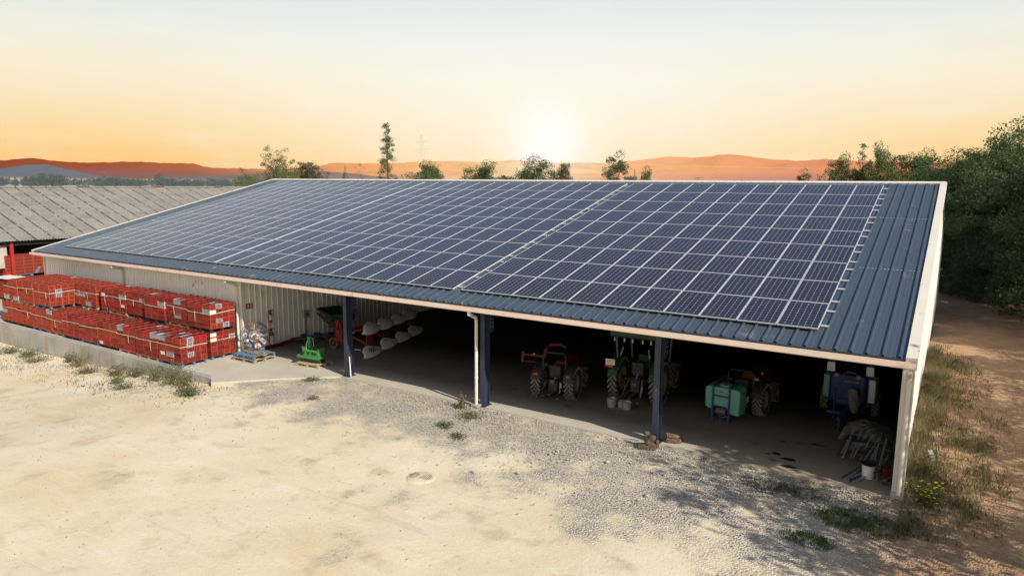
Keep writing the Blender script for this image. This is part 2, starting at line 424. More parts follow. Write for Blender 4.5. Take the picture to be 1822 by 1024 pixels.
def make_world():
    w = bpy.data.worlds.new('World'); SC.world = w; w.use_nodes = True
    g = NT.__new__(NT); g.t = w.node_tree; g.t.nodes.clear()
    g.out = g.n('ShaderNodeOutputWorld')
    d = g.n('ShaderNodeTexCoord').outputs['Generated']
    x, y, z = g.sep(d)
    el = g.math('MULTIPLY', g.math('ARCSINE', z), 180/pi)             # elevation in degrees
    t = g.math('DIVIDE', el, 16.)
    S = lambda *c: lin(c)
    warm = g.ramp(t, [(0.,S(250,176,92)),(.10,S(253,200,116)),(.22,S(252,217,154)),(.36,S(250,229,188)),(.50,S(248,236,208)),(.66,S(238,238,224)),(.82,S(223,232,230)),(1.,S(211,225,228))])
    pale = g.ramp(t, [(0.,S(254,228,180)),(.12,S(254,236,200)),(.3,S(254,244,220)),(.5,S(252,247,233)),(.7,S(243,245,239)),(.86,S(229,236,235)),(1.,S(217,230,233))])
    # glow of the low sun: azimuth -29.8 deg, elevation 3.5 deg
    az, e = radians(-29.8), radians(3.4)
    gd = (sin(az)*cos(e), cos(az)*cos(e), sin(e))
    dp = g.n('ShaderNodeVectorMath', operation='DOT_PRODUCT'); g.l(d, dp.inputs[0]); dp.inputs[1].default_value = gd
    ang = g.math('MULTIPLY', g.math('ARCCOSINE', g.math('MINIMUM', dp.outputs['Value'], 1.)), 180/pi)
    wide = g.math('POWER', 2.718, g.math('MULTIPLY', g.math('MULTIPLY', ang, ang), -1/(23.*23.)))
    core = g.math('POWER', 2.718, g.math('MULTIPLY', g.math('MULTIPLY', ang, ang), -1/(3.2*3.2)))
    c = g.mix(wide, warm, pale)
    c = g.mix(g.math('MULTIPLY', core, 1.), c, (1.05, 1.03, .98))
    n = g.noise(g.scalev(d, (3, 3, 14)), 2.2, 4, .6)
    c = g.mix(g.math('MULTIPLY', g.smooth(n, .46, .74), .16), c, (.97,.95,.92))
    sky = g.n('ShaderNodeTexSky', sky_type='NISHITA'); sky.sun_disc = False
    sky.sun_elevation = math.asin(SUN.z); sky.sun_rotation = math.atan2(SUN.x, SUN.y); sky.dust_density = .8; sky.ozone_density = 1.5
    b1 = g.n('ShaderNodeBackground'); g.l(c, b1.inputs[0]); b1.inputs[1].default_value = 1.
    b2 = g.n('ShaderNodeBackground'); g.l(sky.outputs[0], b2.inputs[0]); b2.inputs[1].default_value = .13
    m = g.n('ShaderNodeMixShader'); hx = g.math('ADD', g.math('MULTIPLY', x, sin(az)), g.math('MULTIPLY', y, cos(az)))
    side = g.smooth(hx, .45, -.1)          # the bright evening band lies only on the sun-set side
    g.l(g.smooth(el, 14.2, 25.), m.inputs[0]); g.l(b1.outputs[0], m.inputs[1]); g.l(b2.outputs[0], m.inputs[2])
    b3 = g.n('ShaderNodeBackground'); b3.inputs[0].default_value = (.80,.78,.74,1); b3.inputs[1].default_value = .95     # unseen haze band opposite, added to lift the ambient light
    m3 = g.n('ShaderNodeMixShader'); g.l(g.smooth(el, 18., 48.), m3.inputs[0]); g.l(b3.outputs[0], m3.inputs[1]); g.l(b2.outputs[0], m3.inputs[2])
    m4 = g.n('ShaderNodeMixShader'); g.l(side, m4.inputs[0]); g.l(m.outputs[0], m4.inputs[1]); g.l(m3.outputs[0], m4.inputs[2])
    g.l(m4.outputs[0], g.out.inputs[0])
make_world()
SC.view_settings.view_transform = 'Standard'; SC.view_settings.look = 'None'; SC.view_settings.exposure = 0
SC.cycles.max_bounces = 6; SC.cycles.diffuse_bounces = 3; SC.cycles.transparent_max_bounces = 12

# ----------------------------------------------------------------- ground sheet
def smooth(t): t = np.clip(t, 0, 1); return t*t*(3-2*t)
def ground_z(x, y):
    x = np.asarray(x, float); y = np.asarray(y, float)
    z = np.interp(x, [-60,-40,-36,-33,-28.5,-24.2,-20.6,-18.,-16.5], [-1.1,-1.04,-.98,-.92,-.76,-.5,-.19,-.06,-.035])
    back = y > -3.41
    z = np.where(back & (x < -20.5), -.06, z)
    z = np.where((y <= -3.41) & (y > -30), z, np.where(back, np.where(x < -20.5, -.06, np.maximum(z, -.06)), z))
    z = np.where((x > 0) & (y < 2), z - .0, z)
    return z
def vnoise(x, y):
    return (np.sin(x*1.3+.7*np.sin(y*.9))*np.cos(y*1.1+.5*np.sin(x*.7)))
def build_ground():
    xs = np.unique(np.concatenate([-np.geomspace(60, 12000, 22), np.linspace(-60, 16, 305), np.geomspace(16.5, 12000, 24)]))
    ys = np.unique(np.concatenate([-np.geomspace(26, 400, 8), np.linspace(-25, 14, 157), [-3.42,-3.40], np.geomspace(14.5, 15000, 34)]))
    X, Y = np.meshgrid(xs, ys)
    Z = ground_z(X, Y)
    open_yard = ((Y < -.9) & (X > -20)) | (Y < -3.6) | (X > 2.6)
    near = np.hypot(X, Y) < 60
    wob = .02*vnoise(X*.5, Y*.5) + .014*vnoise(X*1.7+3, Y*1.9) + .007*vnoise(X*4.3, Y*4.7)
    edge = np.clip((-.6 - Y)/1.5, 0, 1)
    Z = Z + np.where(open_yard & near, wob*np.where(X > 2.6, 1, edge), 0)
    Z = np.where((Y > 16) | (X > 40) | (X < -80), np.minimum(Z, -.06), Z)
    V = np.stack([X.ravel(), Y.ravel(), Z.ravel()], 1)
    ny, nx = X.shape
    i = np.arange(ny-1)[:, None]*nx + np.arange(nx-1)[None, :]
    Fq = np.stack([i, i+1, i+1+nx, i+nx], -1).reshape(-1, 4)
    me = npmesh('ground', V, Fq, M['ground'])
    me.polygons.foreach_set('use_smooth', [True]*len(me.polygons))
    tag(link('ground', me), kind='structure')
build_ground()
def gz(x, y): return float(ground_z(x, y))

# concrete floor and loading apron (one slab, top at z = 0)
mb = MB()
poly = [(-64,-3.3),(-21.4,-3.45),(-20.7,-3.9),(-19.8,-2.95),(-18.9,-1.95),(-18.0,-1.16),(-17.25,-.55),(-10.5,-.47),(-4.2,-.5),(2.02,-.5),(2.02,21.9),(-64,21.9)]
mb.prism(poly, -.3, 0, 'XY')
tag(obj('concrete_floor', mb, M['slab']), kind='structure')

# ----------------------------------------------------------------- retaining wall
rw = thing('retaining_wall', 'long stained grey concrete retaining wall below the stacks of red crates', 'wall', (-40,-3.43,-1.1))
mb = MB()
prof = [(-64,-1.5),(-64,.006),(-21.5,.006),(-20.9,-.06),(-20.25,-.26),(-19.75,-.30),(-19.75,-1.5)]
mb.prism(prof, -3.57, -3.31, 'XZ')
obj('wall', mb, M['conc_wall'], rw, bevel=.015, world=True)

# ----------------------------------------------------------------- hangar
SL = .2429; PW, PH = 1.06, 1.732
def RP(u, v, h=0.): return (u, v*cos(SL) - h*sin(SL), 3.81 + v*sin(SL) + h*cos(SL))
VB, VT = -.92, 16.49                    # eave and ridge along the slope
UL, UR = -41.67, 2.24
ridge = RP(0, VT); RY, RZ = ridge[1], ridge[2]
BACK = 2*RY + .3
hg = thing('hangar', 'long open-fronted farm hangar with blue metal roof and cream cladding', 'hangar', (-19.7,-.45,0))
def part(name, mb, mat, parent=hg, **k):
    o = obj(name, mb, mat, None, **{a: b for a, b in k.items() if a != 'world'})
    o.parent = parent
    o.matrix_parent_inverse = Matrix.Translation(hg.location).inverted() if parent is hg else Matrix.Identity(4)
    return o
PITCHR, X0R = .3505, 1.94
def roof_sheet():
    mb = MB(); us = [(UL, 0)]
    k0 = int((X0R - UL)/PITCHR)
    for k in range(k0, -1, -1):
        c = X0R - k*PITCHR
        if c - .04 < UL or c + .04 > UR: continue
        us += [(c-.036,0),(c-.020,.050),(c+.020,.050),(c+.036,0)]
        m = c + PITCHR/2
        if m + .1 < UR: us += [(m-.062,0),(m-.056,.006),(m-.046,.006),(m-.040,0),(m+.040,0),(m+.046,.006),(m+.056,.006),(m+.062,0)]
    us.append((UR, 0))
    V = []; n = len(us)
    for v in (VB, 5.2, 10.9, VT):
        V += [RP(u, v, h) for u, h in us]
    Fs = []
    for r in range(3):
        for i in range(n-1): Fs.append((r*n+i, r*n+i+1, (r+1)*n+i+1, (r+1)*n+i))
    mb.add(V, Fs)
    # underside and rear slope
    mb.add([RP(UL,VB,-.05),RP(UR,VB,-.05),RP(UR,VT,-.05),RP(UL,VT,-.05)], [(3,2,1,0)])
    mb.add([RP(UL,VB,0),RP(UR,VB,0),RP(UR,VB,-.05),RP(UL,VB,-.05)], [(3,2,1,0)])
    mb.add([(UL,RY,RZ),(UR,RY,RZ),(UR,BACK+.6,RZ-(BACK+.6-RY)*math.tan(SL)),(UL,BACK+.6,RZ-(BACK+.6-RY)*math.tan(SL))], [(0,1,2,3)])
    return mb
roof = part('roof', roof_sheet(), M['roof'])
# screw rows along the two sheet laps
for v in (5.2, 10.9):
    mb = MB(); 
    u = 0.35
    while u < UR-.1:
        for du in (0,):
            a = Vector(RP(u, v, .004)); mb.box(a, (.05,.022,.008), Matrix.Rotation(SL,3,'X'))
        u += .115
    part('screw_row', mb, M['alu'], roof)
# mounting rails in three blocks of panels
L0, L1 = 0., -11*PW
L2 = L1 - .3452; L3 = L2 - 13*PW
L4 = L3 - .085; L5 = L4 - 13*PW
BLOCKS = [('right', L1, 11), ('middle', L3, 13), ('left', L5, 13)]
for nm, u0, nc in BLOCKS:
    ext = .20 if nm == 'right' else .13
    e0 = .13 if nm != 'middle' else .02
    rail = None
    for r in range(9):
        for t in (.36, 1.37):
            mb = MB(); v = r*PH + t
            a, b = Vector(RP(u0-e0, v, .055)), Vector(RP(u0+nc*PW+(ext if nm != 'left' else .03), v, .055))
            mb.bar(a, b, .045, .045)
            rail = part('mounting_rail', mb, M['alu'], roof)
# ridge cap, verge flashings, gutter
mb = MB()
mb.add([RP(UL,VT-.22,.05),RP(UR+.02,VT-.22,.05),RP(UR+.02,VT,.075),RP(UL,VT,.075),(UL,RY+.25,RZ+.0),(UR+.02,RY+.25,RZ+.0)], [(0,1,2,3),(3,2,5,4)])
mb.add([RP(UL,VT-.22,.05),RP(UR+.02,VT-.22,.05),RP(UR+.02,VT-.22,.0),RP(UL,VT-.22,.0)], [(3,2,1,0)])
part('ridge_cap', mb, M['cream'])
for s, u in ((1, UR), (-1, UL)):
    mb = MB()
    w = .17
    a, b = (u-s*w, u+s*.07)
    prof = [(min(a,b), .052), (max(a,b), .052)]
    P = [RP(a,VB-.02,.056),RP(b,VB-.02,.056),RP(b,VT,.056),RP(a,VT,.056)]
    Q = [RP(b,VB-.02,-.26),RP(b,VT,-.26)]
    R_ = [RP(a,VB-.02,.0),RP(a,VT,.0)]
    mb.add(P, [(0,1,2,3) if s > 0 else (3,2,1,0)])
    mb.add([P[1],Q[0],Q[1],P[2]], [(0,1,2,3)]); mb.add([P[0],P[3],R_[1],R_[0]], [(0,1,2,3)])
    mb.add([P[0],P[1],Q[0],RP(a,VB-.02,-.26)], [(0,3,2,1)])
    part('verge_flashing', mb, M['cream'])
GY = -1.0
mb = MB()
zt, zb = 3.53, 3.39
mb.prism([(-.90,zt),(-.90,zb),(-1.03,zb),(-1.045,zb+.02),(-1.045,zt),(-1.02,zt),(-1.02,zb+.03),(-.915,zb+.03),(-.915,zt)], UL-.02, UR+.06, 'YZ')
part('gutter', mb, M['gutter'])
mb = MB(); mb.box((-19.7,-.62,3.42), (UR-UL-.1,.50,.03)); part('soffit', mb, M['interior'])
mb = MB(); mb.box((-19.7,-.28,3.37), (UR-UL-.3,.12,.26)); part('eave_beam', mb, M['navy'])

def cladding(p0, p1, zbot, ztop, pitch, depth, nrm, mat, name, topf=None, parent=hg):
    """vertical ribbed sheet from p0 to p1 (xy), ribs standing out along nrm"""
    p0, p1 = Vector((*p0,0)), Vector((*p1,0)); L = (p1-p0).length; d = (p1-p0)/L; nr = Vector((*nrm,0))
    st = [(0,0)]; u = pitch*.5
    while u < L-.05:
        st += [(u-.022,0),(u-.012,depth),(u+.012,depth),(u+.022,0)]
        u += pitch
    st.append((L,0))
    V = []
    for (u,h) in st:
        q = p0 + d*u + nr*h
        V.append((q.x,q.y,zbot)); V.append((q.x,q.y, topf(q) if topf else ztop))
    Fs = [(2*i,2*i+2,2*i+3,2*i+1) for i in range(len(st)-1)]
    mb = MB(); mb.add(V, Fs)
    return part(name, mb, mat, parent)
def roof_under(q):
    y = q.y
    return (3.81 + y*math.tan(SL) - .07) if y < RY else (RZ - (y-RY)*math.tan(SL) - .07)
cladding((-41.5,-.36), (-23.55,-.36), 0.02, 3.42, .25, .03, (0,-1), M['cream_wall'], 'wall')
cladding((-23.56,-.36), (-23.56,BACK-.2), .05, 0, .30, .034, (1,0), M['cream_wall'], 'partition', roof_under)
cladding((2.15,-.36), (2.15,BACK), .05, 0, .25, .03, (1,0), M['cream_wall'], 'wall', roof_under)
cladding((-41.5,-.36), (-41.5,BACK), .05, 0, .25, .03, (-1,0), M['cream_wall'], 'wall', roof_under)
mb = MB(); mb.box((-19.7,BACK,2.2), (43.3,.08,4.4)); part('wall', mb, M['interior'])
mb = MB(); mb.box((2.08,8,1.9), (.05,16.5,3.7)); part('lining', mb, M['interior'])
# corner trims
mb = MB(); mb.box((-23.53,-.375,1.72), (.16,.07,3.40)); part('corner_trim', mb, M['cream'], bevel=.008)
mb = MB(); mb.box((-41.53,-.375,1.72), (.14,.07,3.40)); part('corner_trim', mb, M['cream'], bevel=.008)
post = MB(); post.box((2.15,-.44,1.70), (.22,.10,3.40)); post.box((2.262,-.40,1.70),(.03,.22,3.38)); post.box((2.03,-.47,1.70),(.035,.06,3.40))
part('corner_post', post, M['cream'], bevel=.006)
mb = MB(); mb.box((2.14,-.46,.05), (.30,.22,.16)); part('footing', mb, M['conc_wall'], bevel=.02)
# steel columns (I sections)
cols = [-17.03, -10.45, -4.20]
for x in cols:
    mb = MB(); y0, dep, fw_, th = -.44, .33, .18, .018
    mb.box((x, y0+th/2, 1.7), (fw_, th, 3.40)); mb.box((x, y0+dep-th/2, 1.7), (fw_, th, 3.40))
    mb.box((x, y0+dep/2, 1.7), (.014, dep-2*th-.002, 3.39))
    mb.box((x, y0+dep/2, .012), (.30, dep+.1, .024))
    mb.box((x+.02, y0+dep+.10, 3.0), (.20, .2, .9))
    c = part('column', mb, M['navy'])
    bm_ = MB()
    for k in range(5):
        for s in (-.06,.06): bm_.lathe([(0,.0),(.014,.0),(.014,.012),(0,.014)], (x+.125, y0+dep+.06+s, 2.75+k*.14), 'X', 6)
    part('bolts', bm_, M['alu'], c)
# inner columns and rafters: dim but there
for x in (-23.3,-17.03,-10.45,-4.20,1.9):
    mb = MB()
    mb.bar((x,-.2,3.81-.32), (x,RY,RZ-.34), .16, .36); mb.bar((x,RY,RZ-.34), (x,BACK,RZ-.34-(BACK-RY)*math.tan(SL)), .16, .36)
    part('rafter', mb, M['navy'])
    mb = MB(); mb.box((x, RY, 3.6), (.2,.3,7.2)); part('column', mb, M['navy'])
for k in range(1,10):
    mb = MB(); v = VB + k*1.75; a = Vector(RP(UL+.2,v,-.14)); b = Vector(RP(UR-.2,v,-.14)); mb.bar(a,b,.07,.16); part('purlin', mb, M['dksteel'])
# downpipes
def downpipe(x, y, zlow, r=.055, gx=0.):
    mb = MB()
    mb.tube([(x-gx,-.97,3.40),(x-gx,-.97,3.30),(x-gx*.5,-.80,3.22),(x,y-.04,3.13),(x,y,3.02)], r*1.25, 12)
    mb.tube([(x,y,3.04),(x,y,zlow)], r, 14)
    for z in (1.0, 2.4): mb.tube([(x,y,z),(x,y,z+.04)], r*1.2, 14)
    part('downpipe', mb, M['cream'], smooth=False)
downpipe(-33.0,-.45,0); downpipe(-23.72,-.46,0); downpipe(-10.62,-.55,.06); downpipe(2.17,-.56,.1)
mb = MB(); mb.box((-10.62,-.55,.03),(.30,.24,.10)); part('footing', mb, M['conc_wall'], bevel=.02)

# ----------------------------------------------------------------- solar panels
def panel_meshes():
    w, h, t, lip = PW-.018, PH-.022, .04, .019
    fr = MB()
    for a in (-1,1):
        fr.box((a*(w/2-lip/2),0,0),(lip,h,t)); fr.box((0,a*(h/2-lip/2),0),(w-2*lip,lip,t))
    fm = fr.mesh('solar_panel', M['alu'])
    gm = bpy.data.meshes.new('cell_face')
    a, b, z = w/2-lip, h/2-lip, t/2-.004
    gm.from_pydata([(-a,-b,z),(a,-b,z),(a,b,z),(-a,b,z),(-a,-b,-z),(a,-b,-z),(a,b,-z),(-a,b,-z)],[],[(0,1,2,3),(7,6,5,4)])
    uvl = gm.uv_layers.new(name='uv')
    for i, c in enumerate([(0,0),(1,0),(1,1),(0,1),(0,1),(1,1),(1,0),(0,0)]): uvl.data[i].uv = c
    gm.materials.append(M['cells']); gm.update()
    return fm, gm
ORD = ['', 'first','second','third','fourth','fifth','sixth','seventh','eighth','ninth','tenth','eleventh','twelfth','thirteenth','fourteenth','fifteenth','sixteenth','seventeenth','eighteenth','nineteenth','twentieth','twenty-first','twenty-second','twenty-third','twenty-fourth','twenty-fifth','twenty-sixth','twenty-seventh','twenty-eighth','twenty-ninth','thirtieth']
def build_panels():
    fm, gm = panel_meshes()
    slots = []
    for nm, u0, nc in BLOCKS:
        for r in range(9):
            for c in range(nc):
                P = Vector(RP(u0+(c+.5)*PW, (r+.5)*PH, .10))
                slots.append(((P-CAM).length, nm, r, c, P))
    slots.sort(key=lambda s: s[0])
    proto = None
    for d, nm, r, c, P in slots[:300]:
        if proto is None:
            o = bpy.data.objects.new('solar_panel', fm); COL.objects.link(o)
            ch = bpy.data.objects.new('cell_face', gm); COL.objects.link(ch); ch.parent = o; proto = o
        else: o = copy_tree(proto)
        o.location = P; o.rotation_euler = (SL + random.gauss(0,.0012), random.gauss(0,.0012), 0)
        row = 'lowest row' if r == 0 else 'top row' if r == 8 else ORD[r+1] + ' row up'
        tag(o, 'dark blue solar panel, %s of the %s block, %s from its left edge' % (row, nm, ORD[c+1]), 'solar panel', 'solar panels on the hangar roof')
    # the smallest, at the far upper left: one object
    V, Fq, mi = [], [], []
    mb = MB(); uvs = []
    R = Matrix.Rotation(SL, 3, 'X')
    for d, nm, r, c, P in slots[300:]:
        for me, k in ((fm, 0), (gm, 1)):
            vs = [R @ v.co + P for v in me.vertices]
            mb.add(vs, [tuple(p.vertices) for p in me.polygons], k)
            for p in me.polygons:
                for li in p.loop_indices: uvs.append(tuple(me.uv_layers[0].data[li].uv) if k else (0,0))
    me = mb.mesh('solar_panels', [M['alu'], M['cells']])
    ul = me.uv_layers.new(name='uv')
    ul.data.foreach_set('uv', np.array(uvs, dtype=np.float32).ravel())
    tag(link('solar_panels', me), 'farthest solar panels at the upper left corner of the roof', 'solar panels', 'solar panels on the hangar roof', 'stuff')
build_panels()

# ----------------------------------------------------------------- pallets and harvest crates
def pallet_mb(L=1.5, W=1.16, h=.145):
    mb = MB()
    nb = 7
    for k in range(nb):
        x = -L/2 + (k+.5)*L/nb
        mb.box((x + random.gauss(0,.004), 0, h-.011), (L/nb*.72, W, .020), Matrix.Rotation(random.gauss(0,.006),3,'Z'))
    for y in (-W/2+.06, 0, W/2-.06):
        mb.box((0,y,h-.033),(L,.10,.020))
        for x in (-L/2+.07, 0, L/2-.07): mb.box((x,y,.061),(.14,.10,.076))
        mb.box((0,y,.011),(L,.10,.020))
    return mb
PAL = {k: pallet_mb().mesh('pallet', M[m]) for k, m in (('blue','pallet_blue'),('wood','pallet_wood'),('black','pallet_dark'))}
CL, CW, CH = .520, .292, .207
def crate_mb():
    mb = MB(); L, W, H = CL, CW, CH; t = .020
    for s in (-1,1):
        mb.box((0, s*(W/2-t-.004), H/2), (L-2*t, .006, H-.01), None, 1)               # recessed skins
        mb.box((s*(L/2-t-.004), 0, H/2), (.006, W-2*t-.02, H-.01), None, 1)
        mb.box((0, s*(W/2-t/2), H-.011), (L, t, .022)); mb.box((0, s*(W/2-t/2), .012), (L-.02, t, .020))
        mb.box((s*(L/2-t/2), 0, H-.002), (t, W-2*t, .040)); mb.box((s*(L/2-t/2), 0, .012), (t, W-2*t-.01, .020))
        for z in (.068, .124):
            mb.box((0, s*(W/2-t/2-.002), z), (L-.03, t-.004, .011))
            mb.box((s*(L/2-t/2-.002), 0, z), (t-.004, W-.05, .011))
        for k in range(7):
            x = -L/2+.02+k*(L-.04)/6
            mb.box((x, s*(W/2-t/2-.001), H/2), (.013 if k not in (0,6) else .032, t-.002, H-.046))
        for k in range(4):
            y = -W/2+.03+k*(W-.06)/3
            mb.box((s*(L/2-t/2-.001), y, H/2), (t-.002, .013 if k in (1,2) else .028, H-.05))
        for a in (-1,1): mb.prism([(a*(L/2),H),(a*(L/2-.075),H),(a*(L/2),H+.034)], s*(W/2-.002), s*(W/2-t+.002), 'XZ')   # raised corners
    mb.box((0,0,.008),(L-.04,W-.04,.008), None, 1)
    return mb
M['crate_slot'] = paint('red_slot_shade', (.075,.010,.006), .8, 0, .3, 5, (.03,.01,.008), .3, .05)  # recessed skins darkened to paint shade inside the slots
CR = crate_mb().mesh('harvest_crate', [M['crate_red'], M['crate_slot']])
PITCHX, PITCHY, PITCHZ = .535, .300, .210
def build_loads():
    loads = []      # (row, level, index, x_right, y_front, z, cols, pallet kind)
    pk = {('f',0): ['blue','wood','wood','black','blue','black','wood','blue','black','black'],
          ('b',0): ['blue','blue','wood','black','wood','blue','wood','black','wood','blue'],
          ('b',1): ['black','wood','black','black','wood','blue','wood','black','wood','blue'],
          ('f',1): ['blue','wood','wood']}
    xr = -23.56
    for i in range(10):
        loads.append(('f',0,i,xr - i*1.665 + random.uniform(-.015,.015), -3.32 + .012*i + random.uniform(-.02,.02), 0, 3))
    for i in range(10):
        jx = 0 if i < 5 else -.28
        loads.append(('b',0,i,xr-.06 - i*1.665 + jx*.5, -1.88 + random.uniform(-.02,.02), 0, 3))
        n = 3 if i != 5 else 1
        x = xr-.03 - i*1.665 + (.0 if i < 5 else (-.05 if i == 5 else .70))
        loads.append(('b',1,i,x - (.05 if i > 5 else 0), -1.90 + (.06 if i in (1,3) else -.03 if i == 2 else .02), 1.2, n))
    for i in range(3):
        loads.append(('f',1,i,-34.93 - i*1.665, -3.12 - .03*i, 1.2, 3))
    crates = []
    rowname = {('f',0):'lower front stack', ('b',0):'lower back stack', ('b',1):'upper back stack', ('f',1):'upper front stack'}
    colcount = {}
    pal_proto = {}
    strap_mats = M['strap']
    for (row, lev, i, x, y, z, n) in loads:
        key = (row, lev); rn = rowname[key]
        kind = pk[key][i % len(pk[key])]
        wid = n*PITCHX
        if not (row == 'b' and lev == 0 and i > 0):
            o = bpy.data.objects.new('pallet', PAL[kind]); COL.objects.link(o)
            o.location = (x - wid/2, y + .6, z + (0.001 if lev == 0 else .004)); o.scale = (max(wid-.06,.5)/1.5, 1, 1)
            o.rotation_euler = (0, 0, (pi if random.random() < .5 else 0) + random.gauss(0,.006))
            tag(o, '%s pallet under the %s crate load from right in the %s' % ({'blue':'blue wooden','wood':'bare wooden','black':'dark'}[kind], ORD[i+1], rn), 'pallet', 'pallets under the crates')
            # tie strap around the load
            mb = MB(); hs = z + .15 + random.choice((.62,.68,.72)); e = .012
            x0, x1, y0, y1 = x-wid-e+.008, x+e-.008, y-e+.004, y+4*PITCHY+e
            P = [(x1,y0),(x0,y0),(x0,y1),(x1,y1)]
            sag = [random.uniform(-.035,.035) for _ in range(4)]
            for a in range(4):
                b = (a+1) % 4
                mb.bar((*P[a],hs+sag[a]), (*P[b],hs+sag[b]), .005, .024)
            st = obj('strap', mb, strap_mats); 
            tag(st, 'pale tie strap around the %s crate load from right in the %s' % (ORD[i+1], rn), 'strap', 'straps around the crate loads')
            if random.random() < .5:
                tx = x - wid*random.uniform(.15,.85); mb = MB()
                mb.tube([(tx,y0-.003,hs),(tx+.01,y0-.012,hs-.12),(tx+.02,y0-.008,hs-random.uniform(.25,.42))], [.009,.008,.007], 4)
                obj('strap_tail', mb, strap_mats, st)
        base = colcount.get(key, 0); colcount[key] = base + n
        covered = (row == 'b' and lev == 0) or (row == 'f' and lev == 0 and x < -35.0)
        endface = (i == 0) or (key == ('b',1) and i in (6,))
        for ix in range(n):                       # 0 = rightmost
            for iy in range(4):
                for k in range(5):
                    front, end, top = iy == 0, ix == 0 and endface, k == 4 and not covered
                    if row == 'b' and lev == 0 and not end:
                        if not (front and k >= 3): continue
                    if not (front or end or top): continue
                    c = Vector((x - (ix+.5)*PITCHX, y + (iy+.5)*PITCHY, z + .147 + k*PITCHZ))
                    colr = ORD[base+ix+1] if base+ix+1 < len(ORD) else 'last'
                    lay = 'lowest layer' if k == 0 else 'top layer' if k == 4 else ORD[k+1] + ' layer'
                    crates.append(dict(d=(c-CAM).length - (0 if not (row == 'b' and lev == 0 and not end) else -40), c=c, front=front, end=end, top=top, lay=lay, col=colr, iy=iy, k=k, rn=rn, key=key, ix=ix, i=i))
    crates.sort(key=lambda q: q['d'])
    fixed_grey = set()
    r2 = random.Random(5)
    n = 0; MBX = MB(); rest_mats = [M['crate_red'], M['crate_grey'], M['crate_bright'], M['crate_slot'], M['pallet_dark']]
    vs = [v.co.copy() for v in CR.vertices]; fs = [tuple(p.vertices) for p in CR.polygons]; fm_ = [p.material_index for p in CR.polygons]
    def addx(rot, c, mi):
        o = len(MBX.v); MBX.v.extend([tuple(rot @ v + c) for v in vs])
        for f, k in zip(fs, fm_):
            MBX.f.append(tuple(i+o for i in f)); MBX.m.append(mi if k == 0 else (3 if mi != 1 else 4))
    for q in crates:
        u = r2.random()
        colour = 'grey' if u < .06 else 'bright' if u < .085 else 'red'
        # ones one can pick out in the photograph
        kk = (q['key'], q['i'], q['ix'], q['iy'], q['k'])
        if q['end'] and q['key'] == ('f',0): colour = {(1,4):'grey',(1,3):'grey',(1,1):'grey',(2,4):'bright',(3,4):'bright'}.get((q['iy'],q['k']), 'red')
        if q['end'] and q['key'] == ('b',1) and q['i'] == 0: colour = {(1,4):'grey',(0,3):'grey',(1,1):'grey',(2,1):'bright',(2,0):'grey'}.get((q['iy'],q['k']), 'red')
        if q['end'] and q['key'] == ('b',0): colour = {(3,3):'grey'}.get((q['iy'],q['k']), 'red')
        if q['end'] and q['key'] == ('f',1): colour = {(1,3):'grey',(1,2):'grey'}.get((q['iy'],q['k']), 'red')
        rot = Matrix.Rotation(r2.gauss(0,.02) + (pi if r2.random() < .5 else 0), 3, 'Z')
        q['c'] += Vector((r2.gauss(0,.006), r2.gauss(0,.008), 0))
        if n < 300:
            o = bpy.data.objects.new('harvest_crate', CR); COL.objects.link(o)
            o.location = q['c']; o.rotation_euler = rot.to_euler()
            if colour != 'red':
                o.material_slots[0].link = 'OBJECT'; o.material_slots[0].material = M['crate_grey' if colour == 'grey' else 'crate_bright']
                if colour == 'grey': o.material_slots[1].link = 'OBJECT'; o.material_slots[1].material = M['crate_skin_grey']
            cn = {'red':'red','grey':'grey','bright':'crimson'}[colour]
            if q['end']:
                lab = '%s crate on right end of %s, %s, %s from front' % (cn, q['rn'], q['lay'], ORD[q['iy']+1])
            elif q['front']:
                lab = '%s crate facing yard, %s, %s, %s column from right' % (cn, q['rn'], q['lay'], q['col'])
            else:
                lab = '%s open crate topping %s, %s row back, %s column from right' % (cn, q['rn'], ORD[q['iy']+1], q['col'])
            card = (q['front'] and u > .975) or (q['key'] == ('b',0) and q['end'] and (q['iy'],q['k']) == (0,3))
            if card:
                mb = MB(); lab = lab.replace('crate', 'crate with board', 1)
                if q['end']: mb.box((.268 if rot[0][0] > 0 else -.268, 0, .10), (.008,.28,.15))
                else: mb.box((0, -.152 if rot[0][0] > 0 else .152, .10), (.30,.006,.14))
                obj('label_board', mb, M['label'], o)
            tag(o, lab, 'crate', 'harvest crates stacked beside the hangar')
            n += 1
        else:
            addx(rot, q['c'], {'red':0,'grey':1,'bright':2}[colour])
    # loads under the old barn, seen small
    for (x0, y0, z0) in ((-47.35,-.15,1.62),(-47.35,-.15,.15),(-47.35,1.45,1.62),(-47.35,1.45,.15)):
        for iy in range(3):
            for ix in range(4):
                for k in range(5 if z0 < 1 else 6):
                    if ix == 0 or k >= 4 or iy == 0:
                        c = Vector((x0 - (ix+.5)*PITCHY, y0 + (iy+.5)*PITCHX, z0 + k*PITCHZ))
                        R = Matrix.Rotation(pi/2, 3, 'Z')
                        addx(R, c, 1 if r2.random() < .1 else 0)
    tag(obj('harvest_crates', MBX, rest_mats), 'farther red and grey harvest crates filling the far end of the stacks', 'crates', 'harvest crates stacked beside the hangar', 'stuff')
build_loads()
pl = bpy.data.objects.new('pallet', PAL['blue']); COL.objects.link(pl); pl.location = (-47.95,.65,1.47); pl.rotation_euler = (0,0,pi/2)
tag(pl, 'blue wooden pallet under the crates inside the old barn', 'pallet')
mb = MB(); mb.box((0,0,0),(1.1,.16,.03),Matrix.Rotation(.22,3,'Y')); o = obj('plank', mb, M['pallet_blue']); o.location = (-46.2,1.2,1.95); o.rotation_euler = (0,0,-.55)
tag(o, 'pale blue plank lying on the crates beside the old barn', 'plank')
